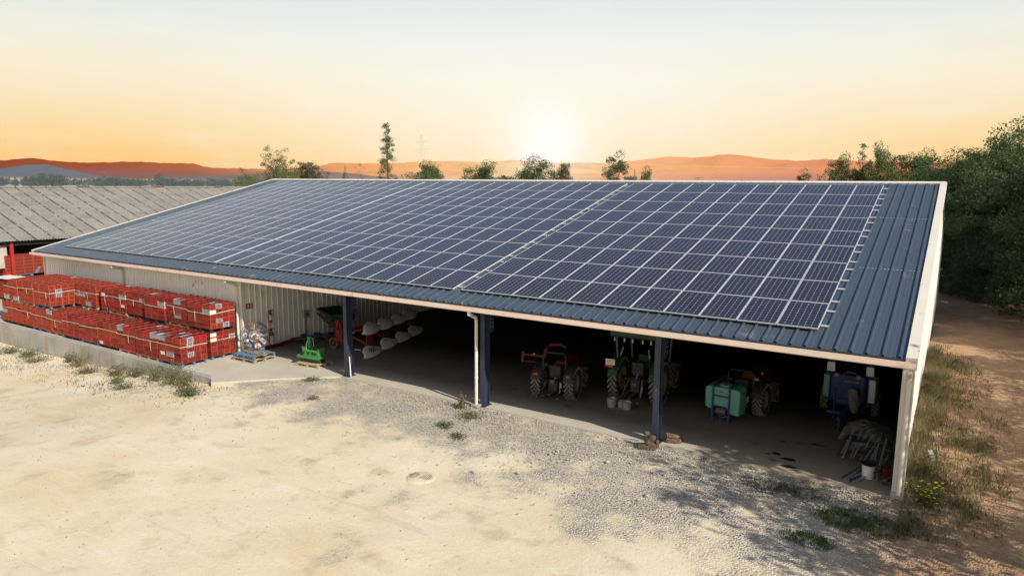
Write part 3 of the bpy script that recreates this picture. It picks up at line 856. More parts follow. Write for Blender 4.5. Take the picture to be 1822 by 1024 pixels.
mb = MB(); mb.box((0,0,0),(1.5,.9,.02)); o = obj('cardboard_sheet', mb, M['label']); o.location = (-39.9,-2.9,2.43); o.rotation_euler = (.02,0,.1)
tag(o, 'cream flat board lying on top of the leftmost upper crates', 'board')

# ----------------------------------------------------------------- old barn on the left
bn = thing('old_barn', 'old open barn with weathered grey corrugated roof left of the hangar', 'barn', (-52,4,0))
def bpart(name, mb, mat, parent=bn, **k):
    o = obj(name, mb, mat, None, **k); o.parent = parent
    if parent is bn: o.matrix_parent_inverse = Matrix.Translation(bn.location).inverted()
    return o
mb = MB()
ex, ez, rx, rz_, y0, y1 = -46.9, 3.80, -57.3, 7.08, -26., 27.
n = int((y1-y0)/.0442)
nrm = Vector((rz_-ez, 0, -(rx-ex))).normalized()
V = []
for row in range(7):
    t = row/6
    for i in range(n+1):
        y = y0 + i*.0442; h = .024*sin(2*pi*y/.177) + (.012 if row % 2 else 0)
        sag = .05*sin(y*.21) + .03*sin(y*.6+row)
        V.append((ex+(rx-ex)*t + nrm.x*h, y, ez+(rz_-ez)*t + nrm.z*h + sag*t*(1-t)*2))
Fq = []
for row in range(6):
    for i in range(n): Fq.append((row*(n+1)+i, row*(n+1)+i+1, (row+1)*(n+1)+i+1, (row+1)*(n+1)+i))
o = link('roof', npmesh('roof', V, Fq, M['fibro'])); o.parent = bn; o.matrix_parent_inverse = Matrix.Translation(bn.location).inverted()
barn_roof = o
mb = MB(); mb.add([(rx,y0,rz_),(rx,y1,rz_),(2*rx-ex,y1,ez),(2*rx-ex,y0,ez)], [(0,3,2,1)]); bpart('rear_roof', mb, M['fibro'])
mb = MB(); mb.prism([(rx-.22,rz_-.03),(rx,rz_+.07),(rx+.22,rz_-.03),(rx,rz_+.03)], y0, y1, 'XZ'); bpart('ridge_tiles', mb, M['fibro'])
for yv in (9.2, 15.5, 21.5):
    mb = MB(); mb.prism([(rx-.22,rz_),(rx,rz_+.13),(rx+.22,rz_)], yv, yv+.9, 'XZ'); bpart('ridge_vent', mb, M['dusty_rust'])
for yv in (-14.,-7.,.25,7.,14.,21.):
    mb = MB(); mb.box((-47.25,yv,1.85),(.16,.18,3.7)); bpart('post', mb, M['red'])
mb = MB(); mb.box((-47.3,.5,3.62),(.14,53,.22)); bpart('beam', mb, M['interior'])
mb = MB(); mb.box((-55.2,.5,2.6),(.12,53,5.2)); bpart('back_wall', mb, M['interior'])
mb = MB(); mb.box((-47.45,-3.4,2.9),(.10,6.9,1.6)); bpart('wall', mb, M['conc_wall'])
mb = MB(); mb.prism([(-67.7,0),(-47.4,0),(-47.4,3.6),(rx,rz_-.12),(-67.7,3.6)], 26.6, 26.75, 'XZ'); bpart('gable_wall', mb, M['conc_wall'])
mb = MB(); mb.tube([(-47.1,-.2,1.7),(-46.8,-.2,1.7)],.17,14); bpart('red_knob', mb, M['red'])

# ----------------------------------------------------------------- things on the apron
def rotz(a): return Matrix.Rotation(a, 3, 'Z')
def add_pallet(kind, loc, rz, label, sx=1., sy=1.):
    o = bpy.data.objects.new('pallet', PAL[kind]); COL.objects.link(o); o.location = loc; o.rotation_euler = (0,0,rz); o.scale = (sx,sy,1)
    return tag(o, label, 'pallet')
add_pallet('wood', (-22.33,-.72,0), .03, 'bare wooden pallet under the blue pallet by the old fan', .96, .98)
add_pallet('blue', (-22.36,-.70,.148), .01, 'blue wooden pallet carrying the old fan and scrap wood', .94, .96)
add_pallet('wood', (-19.48,.10,0), .12, 'bare wooden pallet under the green machine', .84, .80)

def build_fan():
    R = .60
    t = thing('axial_fan', 'round old fan with peeling pale blue blades on the pallet', 'fan', (-22.62,-.42,.298), radians(46))
    zc = R + .05
    g = MB()
    for r, y in ((R,-.06),(R,.06),(R*.985,-.10),(.25,-.13)):
        pts = [(r*cos(a), y, zc + r*sin(a)) for a in np.linspace(0, 2*pi, 41)]
        g.tube(pts, .009 if r > .5 else .006, 5, cap=False)
    for k in range(16):
        a = 2*pi*k/16; g.tube([(R*cos(a),-.10,zc+R*sin(a)),(.25*cos(a),-.13,zc+.25*sin(a))], .0035, 4)
    obj('guard', g, M['rust'], t)
    for k in range(8):
        a0 = 2*pi*k/8 + .2; mb = MB(); V = []
        for j, r in enumerate((.17,.36,.565)):
            for s in (-1,1):
                a = a0 + s*(.26 if j == 0 else .25 if j == 1 else .24); V.append((r*cos(a), s*.075*(1-.3*j/2), zc + r*sin(a)))
        V2 = [(x, y+.012, z) for x, y, z in V]
        mb.add(V+V2, [(0,1,3,2),(2,3,5,4),(6,8,9,7),(8,10,11,9),(0,6,7,1),(4,5,11,10),(0,2,8,6),(2,4,10,8),(1,7,9,3),(3,9,11,5)])
        obj('blade', mb, M['skyblue'] if k % 4 != 2 else M['white_rust'], t)
    mb = MB(); mb.lathe([(0,-.17),(.10,-.17),(.17,-.14),(.21,-.08),(.21,.05),(.17,.10),(0,.10)], (0,0,zc), 'Y', 24); obj('hub', mb, M['white_rust'], t, smooth=False)
    mb = MB(); mb.lathe([(.20,-.16),(.245,-.16),(.245,-.10),(.20,-.10),(.20,-.16)], (0,0,zc), 'Y', 28); obj('hub_ring', mb, M['skyblue'], t)
    mb = MB(); mb.lathe([(0,-.24),(.06,-.24),(.075,-.2),(.075,-.16),(0,-.16)], (0,0,zc), 'Y', 16); obj('shaft_cap', mb, M['rust'], t)
    mb = MB(); mb.bar((0,.16,0),(0,.14,zc),.10,.07); mb.bar((-.35,.16,.03),(.35,.16,.03),.08,.05); mb.bar((.12,-.05,.02),(.05,.1,zc-.1),.05,.05); mb.bar((0,.14,zc),(0,.02,zc),.09,.09)
    obj('stand', mb, M['skyblue'], t)
build_fan()
def scrap(loc, L, w, h, rz, tilt=0):
    mb = MB(); n = 7
    V, Fq = [], []
    for i in range(n):
        x = -L/2 + L*i/(n-1)
        for (y, z) in ((-w/2,0),(w/2,0),(w/2,h),(-w/2,h)):
            V.append((x+random.gauss(0,.01), y*(1+random.gauss(0,.14)), z*(1+random.gauss(0,.14))))
    for i in range(n-1):
        for k in range(4): Fq.append((i*4+k, i*4+(k+1)%4, (i+1)*4+(k+1)%4, (i+1)*4+k))
    Fq += [(3,2,1,0), tuple((n-1)*4+k for k in range(4))]
    mb.add(V, Fq)
    o = obj('scrap_wood', mb, M['wood']); o.location = loc; o.rotation_euler = (0, tilt, rz)
    return o
for i, (x,y,z,L,rz,lab) in enumerate([(-21.95,-.88,.300,.95,.12,'longest splintered board on the blue pallet edge'),(-21.98,-.66,.300,.85,-.10,'splintered board lying behind the longest scrap on blue pallet'),(-21.9,-.78,.352,.70,.5,'short splintered board lying across the two scraps'),(-22.65,-.86,.300,.60,-.2,'dark scrap board at the left of the blue pallet')]):
    tag(scrap((x,y,z), L, .13, .05, rz), lab, 'scrap wood', 'scrap wood on the blue pallet')

def extinguisher(loc, H, r, rz, label, hose=True):
    t = thing('fire_extinguisher', label, 'fire extinguisher', loc, rz)
    b = MB(); b.lathe([(0,0),(r*.9,0),(r,.02),(r,H*.72),(r*.8,H*.80),(r*.32,H*.85),(r*.32,H*.88),(0,H*.88)], (0,0,0), 'Z', 20)
    obj('cylinder', b, M['red'], t, smooth=True)
    b = MB(); b.lathe([(0,H*.88),(r*.4,H*.88),(r*.4,H*.93),(0,H*.93)], (0,0,0), 'Z', 10); b.box((r*.5,0,H*.95),(r*2,.025,.02)); b.box((r*.4,0,H*.985),(r*2.1,.025,.018),Matrix.Rotation(-.15,3,'Y'))
    obj('valve', b, M['black'], t)
    if hose:
        b = MB(); b.tube([(-r*.3,0,H*.92),(-r*1.4,0,H*.90),(-r*1.9,0,H*.72),(-r*1.6,0,H*.45),(-r*1.1,0,H*.28)], .013, 7); obj('hose', b, M['black'], t)
    b = MB(); n = 7; V = []
    for k in range(n):
        a = -pi/2 + (k/(n-1)-.5)*1.7
        for z in (H*.22,H*.62): V.append(((r+.0025)*cos(a),(r+.0025)*sin(a),z))
    b.add(V, [(2*k,2*k+2,2*k+3,2*k+1) for k in range(n-1)]); lb = obj('label', b, M['white'], t)
    b = MB(); P = [(.5,.58),(.15,.60),(-.25,.53),(-.1,.44),(.25,.38),(.3,.29),(-.15,.25),(-.4,.28)]
    b.tube([((r+.004)*sin(u*.8),-(r+.004)*cos(u*.8),H*v) for u, v in P], .010, 5); obj('mark', b, M['red'], lb)
    return t
extinguisher((-23.40,1.04,1.20), .58, .085, radians(62), 'red fire extinguisher hung on the wall above the floor one')
extinguisher((-23.36,1.02,.0), .95, .10, radians(62), 'tall red fire extinguisher standing on floor beside the fan')
sg = thing('wall_sign', 'small red sign with a white letter E on partition wall', 'sign', (-23.515,.03,2.11))
mb = MB(); mb.box((0,0,0),(.012,.36,.24)); obj('plate', mb, M['redlight'], sg)
mb = MB(); x = .0085
mb.box((x,.06,0),(.004,.035,.17)); 
for z in (-.07,0,.07): mb.box((x+.0005,.10,z),(.004,.09,.026))
mb.box((x,-.07,0),(.004,.06,.15)); obj('lettering', mb, M['white'], sg)
el = thing('switch_box', 'grey electrical box with a blue conduit on partition wall', 'electrical box', (-23.46,3.16,0))
mb = MB(); mb.box((0,0,1.27),(.12,.34,.34)); obj('box', mb, M['greyrim'] if False else M['steel'], el, bevel=.01)
mb = MB(); mb.lathe([(0,.0),(.05,.0),(.05,.03),(0,.03)], (.06,.03,1.27), 'X', 12); obj('switch', mb, M['black'], el)
mb = MB(); mb.tube([(-.02,-.02,1.10),(-.02,-.02,.05)], .035, 8); obj('conduit', mb, M['skyblue'], el)
mb = MB(); mb.tube([(-.03,-.02,1.44),(-.03,-.02,3.9)], .012, 6); obj('cable', mb, M['steel'], el)

# dark red tow bar and a heap of old implements lying along the partition
t = thing('tow_bar', 'long dull red tow bar lying along the partition wall', 'tow bar', (-23.2,1.7,0), radians(82))
mb = MB(); mb.bar((-1.0,0,.09),(.75,.0,.26),.10,.12); mb.bar((-.2,-.1,.05),(-.2,.1,.05),.06,.06); obj('beam', mb, M['red_dim'], t, bevel=.01)
mb = MB(); mb.lathe([(.04,-.03),(.09,-.03),(.09,.03),(.04,.03),(.04,-.03)], (-1.08,0,.06), 'Z', 14); obj('eye', mb, M['rust'], t)
t = thing('cultivator', 'heap-like dark cultivator with blue springs beside partition wall', 'farm implement', (-22.75,2.9,-.17), radians(70))
mb = MB(); mb.bar((-.9,0,.42),(.9,0,.42),.10,.10); mb.bar((-.8,.5,.36),(.8,.5,.36),.09,.09)
for x in (-.6,0,.6): mb.bar((x,0,.42),(x,.5,.36),.07,.07)
obj('frame', mb, M['dksteel'], t)
for k in range(7):
    x = -.8+k*.27; y = 0 if k % 2 else .5
    mb = MB(); mb.tube([(x,y,.42),(x+.05,y-.22,.40),(x+.02,y-.30,.30),(x,y-.16,.19)], [.025,.025,.022,.018], 6); obj('tine', mb, M['rust'], t)
for x in (-.35,.30):
    mb = MB(); mb.lathe([(.0,-.15),(.07,-.15),(.07,.15),(.0,.15)], (x,.22,.52), 'X', 12); mb.box((x+.1,.25,.47),(.30,.14,.06)); obj('spring', mb, M['blue'], t)
mb = MB()
for k in range(5): mb.tube([(-1.15+.1*k,-.45+.1*k,.185),(-.4+.12*k,-.62+.16*k,.20)], .014, 5)
o = obj('tine_bars', mb, M['rust'], t)

# green machine on its pallet
t = thing('green_machine', 'bright green pruning head with upright mast on bare pallet', 'farm machine', (-19.52,.08,.146), .10)
mb = MB(); mb.box((0,-.18,.24),(1.22,.30,.05)); mb.box((.02,-.31,.215),(1.18,.03,.07)); obj('base_plate', mb, M['green'], t, bevel=.006)
mb = MB()
mb.box((.10,-.10,.40),(.84,.30,.27)); mb.box((-.34,-.08,.47),(.10,.28,.30)); mb.box((.52,-.08,.45),(.06,.34,.38)); mb.box((.10,-.262,.50),(.62,.03,.05)); mb.box((-.44,-.08,.60),(.18,.08,.05))
obj('body', mb, M['green'], t, bevel=.008)
for x in (-.28,-.02,.22,.36):
    mb = MB(); mb.box((x,-.262,.40),(.10,.012,.09)); obj('opening', mb, M['black'], t)
mb = MB(); mb.box((-.16,.0,.74),(.13,.12,.62)); mb.box((-.16,-.065,.80),(.05,.02,.30)); obj('mast', mb, M['green'], t, bevel=.008)
mb = MB(); mb.tube([(-.20,-.20,.28),(-.18,-.16,.80),(-.16,-.1,.90)], .022, 8); mb.tube([(.02,.05,.62),(.0,.02,1.0)], .014, 6); obj('lever', mb, M['steel'], t)
mb = MB(); mb.box((.02,-.02,.11),(.98,.36,.22)); obj('skirt', mb, M['dkgreen'], t, bevel=.01)
mb = MB(); mb.tube([(-.66,-.18,.24),(-.58,-.18,.24)], .05, 10); mb.tube([(.60,-.1,.26),(.70,-.1,.26)], .05, 10); obj('end_pin', mb, M['rust'], t)

# leaning stick, rusty lumps, bucket, odds and ends by the posts
mb = MB(); mb.bar((0,0,0),(-.16,.10,.78),.035,.05); o = obj('stick', mb, M['label']); o.location = (-16.80,-.42,.02)
tag(o, 'pale wooden stick leaning on the foot of leftmost steel column', 'stick')
def lump(name, spec, mat, loc, rz, label, cat):
    t = thing(name, label, cat, loc, rz)
    for nm, c, d, r in spec:
        mb = MB(); mb.box((0,0,0), d)
        bm = bmesh_sub(mb, nm, mat); o = link(nm, bm, t); o.location = c; o.rotation_euler = r
    return t
import bmesh
def bmesh_sub(mb, nm, mat, amp=.018, cuts=3):
    me = mb.mesh(nm, mat); bm = bmesh.new(); bm.from_mesh(me)
    bmesh.ops.subdivide_edges(bm, edges=bm.edges, cuts=cuts, use_grid_fill=True)
    for _ in range(1): bmesh.ops.smooth_vert(bm, verts=bm.verts, factor=.55, use_axis_x=True, use_axis_y=True, use_axis_z=True)
    for v in bm.verts: v.co += Vector((random.gauss(0,amp),random.gauss(0,amp),random.gauss(0,amp)))*.5
    bm.to_mesh(me); bm.free(); return me
lump('ballast_weights', [('weight',(-.10,-.02,.09),(.62,.30,.17),(0,0,.1)),('weight',(.12,.0,.13),(.30,.34,.26),(0,0,-.2)),('bracket',(-.02,.04,.30),(.26,.22,.24),(.2,.1,.4)),('bracket',(.10,-.02,.42),(.24,.14,.13),(.1,.3,.2)),('block',(-.10,.04,.52),(.20,.15,.14),(.3,.2,.6)),('link',(.28,-.05,.22),(.10,.16,.24),(.2,0,.3))],
     M['dusty_rust'], (-4.22,-.80,-.05), .35, 'pile of dusty rust-brown tractor weights at foot of third column', 'tractor weights')
mb = MB(); mb.tube([(-.75,.12,.05),(-.3,.05,.10)], .013, 5); o = obj('rod', mb, M['steel']); o.location = (-4.30,-.72,.0); tag(o, 'thin bare metal rod beside the pile of tractor weights', 'rod')
lump('scrap_block', [('block',(0,0,.10),(.42,.30,.20),(0,0,.2)),('lid',(.02,.0,.24),(.46,.30,.07),(0,.1,.3)),('link',(.26,.0,.10),(.12,.12,.14),(0,0,.4))], M['rust'], (-3.80,-.02,0), .1, 'dark rusty block on the floor just behind the third column', 'scrap')
[setattr(o, 'scale', (.82,.82,.85)) for o in bpy.data.objects if o.name in ('ballast_weights','scrap_block')]
t = thing('bucket', 'white bucket with black rim inside the right bay', 'bucket', (1.40,.45,0)); t.scale = (.78,.78,.88)
mb = MB(); mb.lathe([(0,.01),(.175,.01),(.18,.0),(.205,.42),(.19,.42),(.165,.03),(0,.03)], n=28); obj('body', mb, M['white'], t, smooth=False)
mb = MB(); mb.lathe([(.185,.41),(.235,.41),(.235,.45),(.185,.45),(.185,.41)], n=28); mb.lathe([(0,.425),(.19,.425)], n=28); obj('rim', mb, M['black'], t)
mb = MB(); mb.tube([(.22*cos(a),-.02-.02*sin(a),.30-.16*sin(a)) for a in np.linspace(0,pi,12)], .006, 5); obj('handle', mb, M['dksteel'], t)
t = thing('fuel_can', 'dark red fuel can standing in the right corner of the hangar', 'fuel can', (1.80,.55,0), .3)
mb = MB(); mb.box((0,0,.17),(.20,.30,.34)); obj('body', mb, M['red_dim'], t, bevel=.03)
mb = MB(); mb.tube([(0,-.10,.36),(0,-.09,.42),(0,.06,.42),(0,.07,.36)], .016, 6); mb.lathe([(0,.34),(.03,.34),(.03,.39),(0,.39)], (0,.12,0), n=10); obj('handle', mb, M['black'], t)
t = thing('scrap_heap', 'tangle of dark scrap metal at the foot of the corner post', 'scrap', (1.82,-.08,0))
for k in range(9):
    mb = MB(); a = random.uniform(0,pi); L = random.uniform(.12,.28); p = Vector((random.uniform(-.2,.15),random.uniform(-.2,.25),random.uniform(.02,.2)))
    d = Vector((cos(a)*L,sin(a)*L,random.uniform(-.04,.12))); q = p+d; q.z = max(q.z,.03)
    mb.bar(p, q, random.uniform(.03,.07), random.uniform(.02,.06)); obj('scrap_piece', mb, M['dksteel'] if k % 3 else M['rust'], t)

# stakes and the plastic film over them
mb = MB(); mb.bar((0,0,0),(0,1.35,0),.045,.03); STK = mb.mesh('stake', M['steel'])
mb = MB(); mb.bar((0,0,0),(0,1.35,0),.05,.035); STW = mb.mesh('stake', M['dksteel'])
rs = random.Random(3); spots = []
for k in range(6): spots.append((.84+.07*k, -.02-.03*k+rs.uniform(-.06,.06), .02+.012*(k%3), -.36+rs.uniform(-.12,.12), .05))
for k in range(16): spots.append((.50+.085*k+rs.uniform(-.02,.02), 1.55+rs.uniform(-.25,.25)-.02*k, .03+.03*(k%4), -.16+rs.uniform(-.16,.16), .26+rs.uniform(-.05,.09)))
for k, (x,y,z,rz,tl) in enumerate(spots):
    o = bpy.data.objects.new('stake', STK if k % 3 else STW); COL.objects.link(o); o.location = (x,y,z); o.rotation_euler = (tl,0,rz)
    if k < 6: tag(o, 'grey metal stake lying on floor left of the white bucket', 'stake', 'stakes beside the bucket')
    else: tag(o, 'grey metal stake poking out from under the plastic film', 'stake', 'stakes under the film')
n = 26; V = []
for j in range(n):
    for i in range(n):
        u, v = i/(n-1), j/(n-1)
        x = .45 + 1.55*u; y = 1.95 + 2.1*v
        h = .50*math.sin(pi*min(1,u*1.0+.1))**.6*(.55+.45*math.sin(pi*min(1,v+.25))) + .06*math.sin(9*u+5*v)*math.sin(7*v+2) + rs.gauss(0,.018)
        V.append((x + rs.gauss(0,.012), y + rs.gauss(0,.012), max(.02, h + .16)))
mb = MB(); mb.add(V, [(j*n+i,j*n+i+1,(j+1)*n+i+1,(j+1)*n+i) for j in range(n-1) for i in range(n-1)])
tag(obj('plastic_film', mb, M['film']), 'crumpled clear plastic film thrown over stakes in the right bay', 'plastic film')
mb = MB(); mb.box((0,0,.16),(1.3,1.8,.32)); me = bmesh_sub(mb,'bundle',M['dksteel'],.05); o = link('wrapped_bundle', me); o.location = (1.25,3.0,0)
tag(o, 'low dark bundle under the clear plastic film', 'bundle')
# oil stains on the floor
for k, (x,y,r,a) in enumerate([(-.97,.80,.13,.7),(-1.19,.65,.09,.6),(-.97,.24,.11,.5),(-.61,.54,.24,.4),(-.51,.01,.20,.5),(-.58,2.06,.16,.6),(-1.04,1.89,.10,.7),(-.1,2.2,.2,.5)]):
    mb = MB(); m = 18
    P = [(x+r*cos(2*pi*i/m)*(1+rs.gauss(0,.22)), y+r*a*sin(2*pi*i/m)*(1+rs.gauss(0,.22)), .004) for i in range(m)]
    mb.add([(x,y,.004)]+P, [(0,i+1,(i+1)%m+1) for i in range(m)])
    tag(obj('oil_stain', mb, M['black'] if k % 3 != 2 else M['rust']), 'dark oil stain on the concrete floor of the right bay', 'stain', 'oil stains in the right bay')

# ----------------------------------------------------------------- machines under the roof
def wheel(parent, r, w, loc, rim, nl=22, name='wheel', flip=1):
    mb = MB(); a = r - .035
    mb.lathe([(r*.56,-w*.42),(r*.80,-w*.50),(a*.96,-w*.47),(a,-w*.30),(a,w*.30),(a*.96,w*.47),(r*.80,w*.50),(r*.56,w*.42)], (0,0,0), 'X', 36)
    o = obj(name, mb, M['rubber'], parent, smooth=True); o.location = loc
    mb = MB()
    for k in range(nl):
        for s in (-1,1):
            f0 = 2*pi*(k + (.5 if s > 0 else 0))/nl
            def P(x, f, rr): return Vector((x, -cos(f)*rr, sin(f)*rr))
            d = .62*w/r
            A, B = P(s*.0, f0+d, r-.012), P(s*w*.47, f0, r-.018); C_ = P(s*w*.50, f0-.02, r*.86)
            mb.bar(A, B, .034*r/.6+.012, .045, up=P(0,f0+d/2,1)); mb.bar(B, C_, .03*r/.6+.01, .03, up=P(0,f0,1))
    obj('tread', mb, M['lug'], o)
    mb = MB(); mb.lathe([(0,-w*.10),(r*.18,-w*.10),(r*.22,-w*.16),(r*.45,-w*.18),(r*.57,-w*.40),(r*.60,-w*.42),(r*.60,w*.42),(r*.57,w*.40),(r*.45,w*.18),(r*.22,w*.16),(r*.18,w*.26),(0,w*.26)], (0,0,0), 'X', 28)
    for k in range(8): mb.lathe([(0,w*.18),(.018,w*.18),(.018,w*.21),(0,w*.21)], (0,r*.32*cos(k*pi/4),r*.32*sin(k*pi/4)), 'X', 6)
    obj('rim', mb, rim, o, smooth=False)
    return o
def tractor(label, loc, rz, r, track, w, wb, body, rim, fender_mat, cab=False, hood_h=1.15, lamp=True):
    t = thing('tractor', label, 'tractor', loc, rz)
    for s in (-1,1): wheel(t, r, w, (s*track/2,0,r), rim)
    for s in (-1,1): wheel(t, r*.62, w*.75, (s*track*.42,wb,r*.62), rim, 16)
    mb = MB(); mb.prism([(-.45,.55*r),(wb+.25,.62*r),(wb+.25,.95*r),(.4,1.1*r),(-.35,1.25*r),(-.45,1.1*r)], -.17, .17, 'YZ'); mb.tube([(-track/2+w/2,0,r),(track/2-w/2,0,r)], .09, 10); mb.bar((-track*.40,wb,r*.62),(track*.40,wb,r*.62),.1,.1); obj('chassis', mb, M['black'], t, bevel=.015)
    mb = MB(); mb.prism([(.55,.98*r),(wb+.40,.85*r),(wb+.42,hood_h-.10),(wb+.30,hood_h),(.55,hood_h+.06)], -.24, .24, 'YZ'); obj('bonnet', mb, body, t, bevel=.04)
    for s in (-1,1):
        mb = MB(); x0, x1 = s*(track/2-w*.55), s*(track/2+w*.45); rr = r+.07; P = []
        for f in np.linspace(.35, 2.2, 10): P.append((-cos(f)*rr, r+sin(f)*rr))
        Q = [(y*(rr-.025)/rr, r+(z-r)*(rr-.025)/rr) for y, z in reversed(P)]
        poly = P+Q; m = len(P)
        V = [(min(x0,x1),y,z) for y,z in poly] + [(max(x0,x1),y,z) for y,z in poly]; k = len(poly)
        Fq = []
        for i in range(m-1):
            j = k-1-i
            Fq += [(i,i+1,j-1,j),(k+j,k+j-1,k+i+1,k+i),(i,k+i,k+i+1,i+1),(j-1,k+j-1,k+j,j)]
        Fq += [(0,k-1,2*k-1,k),(m-1,k+m-1,k+m,m)]
        mb.add(V, Fq)
        mb.box(((x0+x1)/2, -rr*.80, r+.42*rr), (abs(x1-x0)*.8,.10,.20))
        fo = obj('fender', mb, fender_mat, t)
        if lamp:
            mb = MB(); mb.box(((x0+x1)/2, -rr*.80-.055, r+.56*rr), (.15,.03,.07)); obj('tail_lamp', mb, M['redlight'], fo, bevel=.006)
    mb = MB(); mb.box((0,.05,1.30*r),(.44,.42,.10)); mb.box((0,-.18,1.30*r+.24),(.44,.09,.42)); obj('seat', mb, M['black'], t, bevel=.03)
    mb = MB(); mb.lathe([(.15,-.012),(.18,0),(.15,.012),(.12,0),(.15,-.012)], (0,.52,1.32*r+.32), 'Z', 20, rot=None); mb.tube([(0,.66,1.1*r),(0,.52,1.32*r+.31)], .02, 6); obj('steering_wheel', mb, M['black'], t)
    if not cab:
        mb = MB(); h = 1.72 if r > .55 else 1.5
        mb.tube([(-.42,-.28,r),(-.42,-.30,h-.1),(-.34,-.30,h),(.34,-.30,h),(.42,-.30,h-.1),(.42,-.28,r)], .03, 8); obj('roll_bar', mb, M['black'], t)
    # rear three-point hitch
    for s in (-1,1):
        mb = MB(); mb.bar((s*.20,-.30,.62*r),(s*.38,-r-.42,.30),.055,.07); mb.lathe([(.02,-.03),(.05,-.03),(.05,.03),(.02,.03)], (s*.38,-r-.45,.30), 'X', 10); obj('lift_arm', mb, M['dksteel'], t)
        mb = MB(); mb.tube([(s*.24,-.36,1.15*r),(s*.33,-r-.05,.40)], .022, 8); mb.lathe([(0,-.09),(.035,-.09),(.035,.09),(0,.09)], (s*.30,-r*.75,.60), 'Z', 8); obj('lift_rod', mb, M['steel'] if s > 0 else M['dksteel'], t)
    mb = MB(); mb.tube([(.02,-.40,1.2*r),(.16,-.62,1.55*r)], .022, 8); obj('top_link', mb, M['steel'], t)
    mb = MB(); mb.bar((0,-.3,.42),(0,-r-.30,.36),.09,.04); mb.box((0,-.46,.72),(.16,.10,.14)); obj('drawbar', mb, M['dksteel'], t)
    return t
t1 = tractor('small tractor with red front arm parked rear-out in middle bay', (-8.80,1.86,0), radians(11), .60, 1.22, .34, 1.75, M['red_dim'], M['greyrim'], M['black'])
mb = MB()
mb.tube([(-1.45,.35,1.10),(-1.42,.36,1.50)], .055, 8); mb.tube([(-1.44,.35,1.38),(-.55,.45,1.36)], .05, 8)
mb.tube([(-.62,.45,1.30),(-.58,.46,1.62),(-.42,.48,1.80),(-.05,.52,1.84),(.18,.55,1.74)], [.06,.07,.06,.055,.04], 8); mb.tube([(-1.44,.35,1.12),(-.55,.6,1.10)], .03, 8)
obj('front_arm', mb, M['red_dim'], t1)
mb = MB(); mb.tube([(-1.0,.34,1.42),(-1.0,.34,1.46)], .035, 8); obj('arm_cap', mb, M['label'], t1)
t2 = tractor('large green tractor with wide roof parked beside third column', (-6.20,3.18,0), radians(4), .76, 1.50, .33, 2.3, M['dkgreen'], M['rim'], M['dkgreen'], True, 1.5, False)
mb = MB(); mb.box((.0,.55,2.52),(2.0,1.9,.42)); obj('cab_roof', mb, M['dkgreen'], t2, bevel=.06)
for s in (-1,1):
    for y in (-.25,1.3): mb = MB(); mb.bar((s*.70,y,1.2),(s*.78,y,2.32),.06,.06); obj('cab_pillar', mb, M['dksteel'], t2)
for k in range(6):
    mb = MB(); mb.lathe([(0,0),(.035,0),(.03,.05),(.02,.13),(0,.13)], (-.82+.33*k+.03*(k%2),-.36,2.17), 'Z', 8); obj('nozzle', mb, M['white'], t2)
for x, z in ((-.70,2.72),(.80,2.64)):
    mb = MB(); mb.lathe([(0,-.03),(.07,-.03),(.075,.03),(0,.03)], (x,-.42,z-.10), 'Y', 14); obj('work_lamp', mb, M['white'], t2)
for s in (-1,1):
    mb = MB(); mb.tube([(s*.52,-.55,1.72),(s*.46,-.45,2.0)], .016, 6); obj('hook_rod', mb, M['steel'], t2)
mb = MB(); mb.box((-.80,-.80,1.50),(.34,.03,.20)); pt = obj('rear_plate', mb, M['label'], t2)
mb = MB(); mb.box((-.84,-.80,1.36),(.28,.025,.09)); obj('reflector', mb, M['redlight'], pt)
mb = MB()
for k, (dx, dz) in enumerate([(-.08,.03),(.0,.04),(.07,.02),(-.03,-.04),(.05,-.05)]): mb.box((-.80+dx,-.817,1.50+dz),(.05,.004,.03))
obj('plate_mark', mb, M['rust'], pt)
for x, y, r, h, lab in ((-6.72,2.05,.17,.30,'grey metal bucket, largest of three below the green tractor'),(-6.42,2.15,.11,.24,'small dark metal bucket between two larger ones below green tractor'),(-6.16,2.08,.16,.26,'grey metal bucket, rightmost of three below the green tractor')):
    b = thing('bucket', lab, 'bucket', (x,y,0)); mb = MB(); mb.lathe([(0,0),(r*.8,0),(r,h),(r*1.06,h),(r*1.06,h-.02),(r*.94,h-.01),(r*.76,.02),(0,.02)], n=20); obj('body', mb, M['steel'], b)
    mb = MB(); mb.tube([(r*cos(a),0,h+r*.55*sin(a)) for a in np.linspace(0,pi,10)], .006, 5); obj('handle', mb, M['dksteel'], b)
t3 = tractor('small dull red tractor carrying an aqua tank in right bay', (-2.80,4.05,0), radians(-4), .55, 1.25, .32, 1.85, M['red_dim'], M['greyrim'], M['black'], False, 1.15, False)
mb = MB(); mb.box((.42,.75,1.26),(.05,.30,.06)); mb.box((.40,.1,1.18),(.16,.06,.08)); obj('engine_cover', mb, M['steel'], t3)
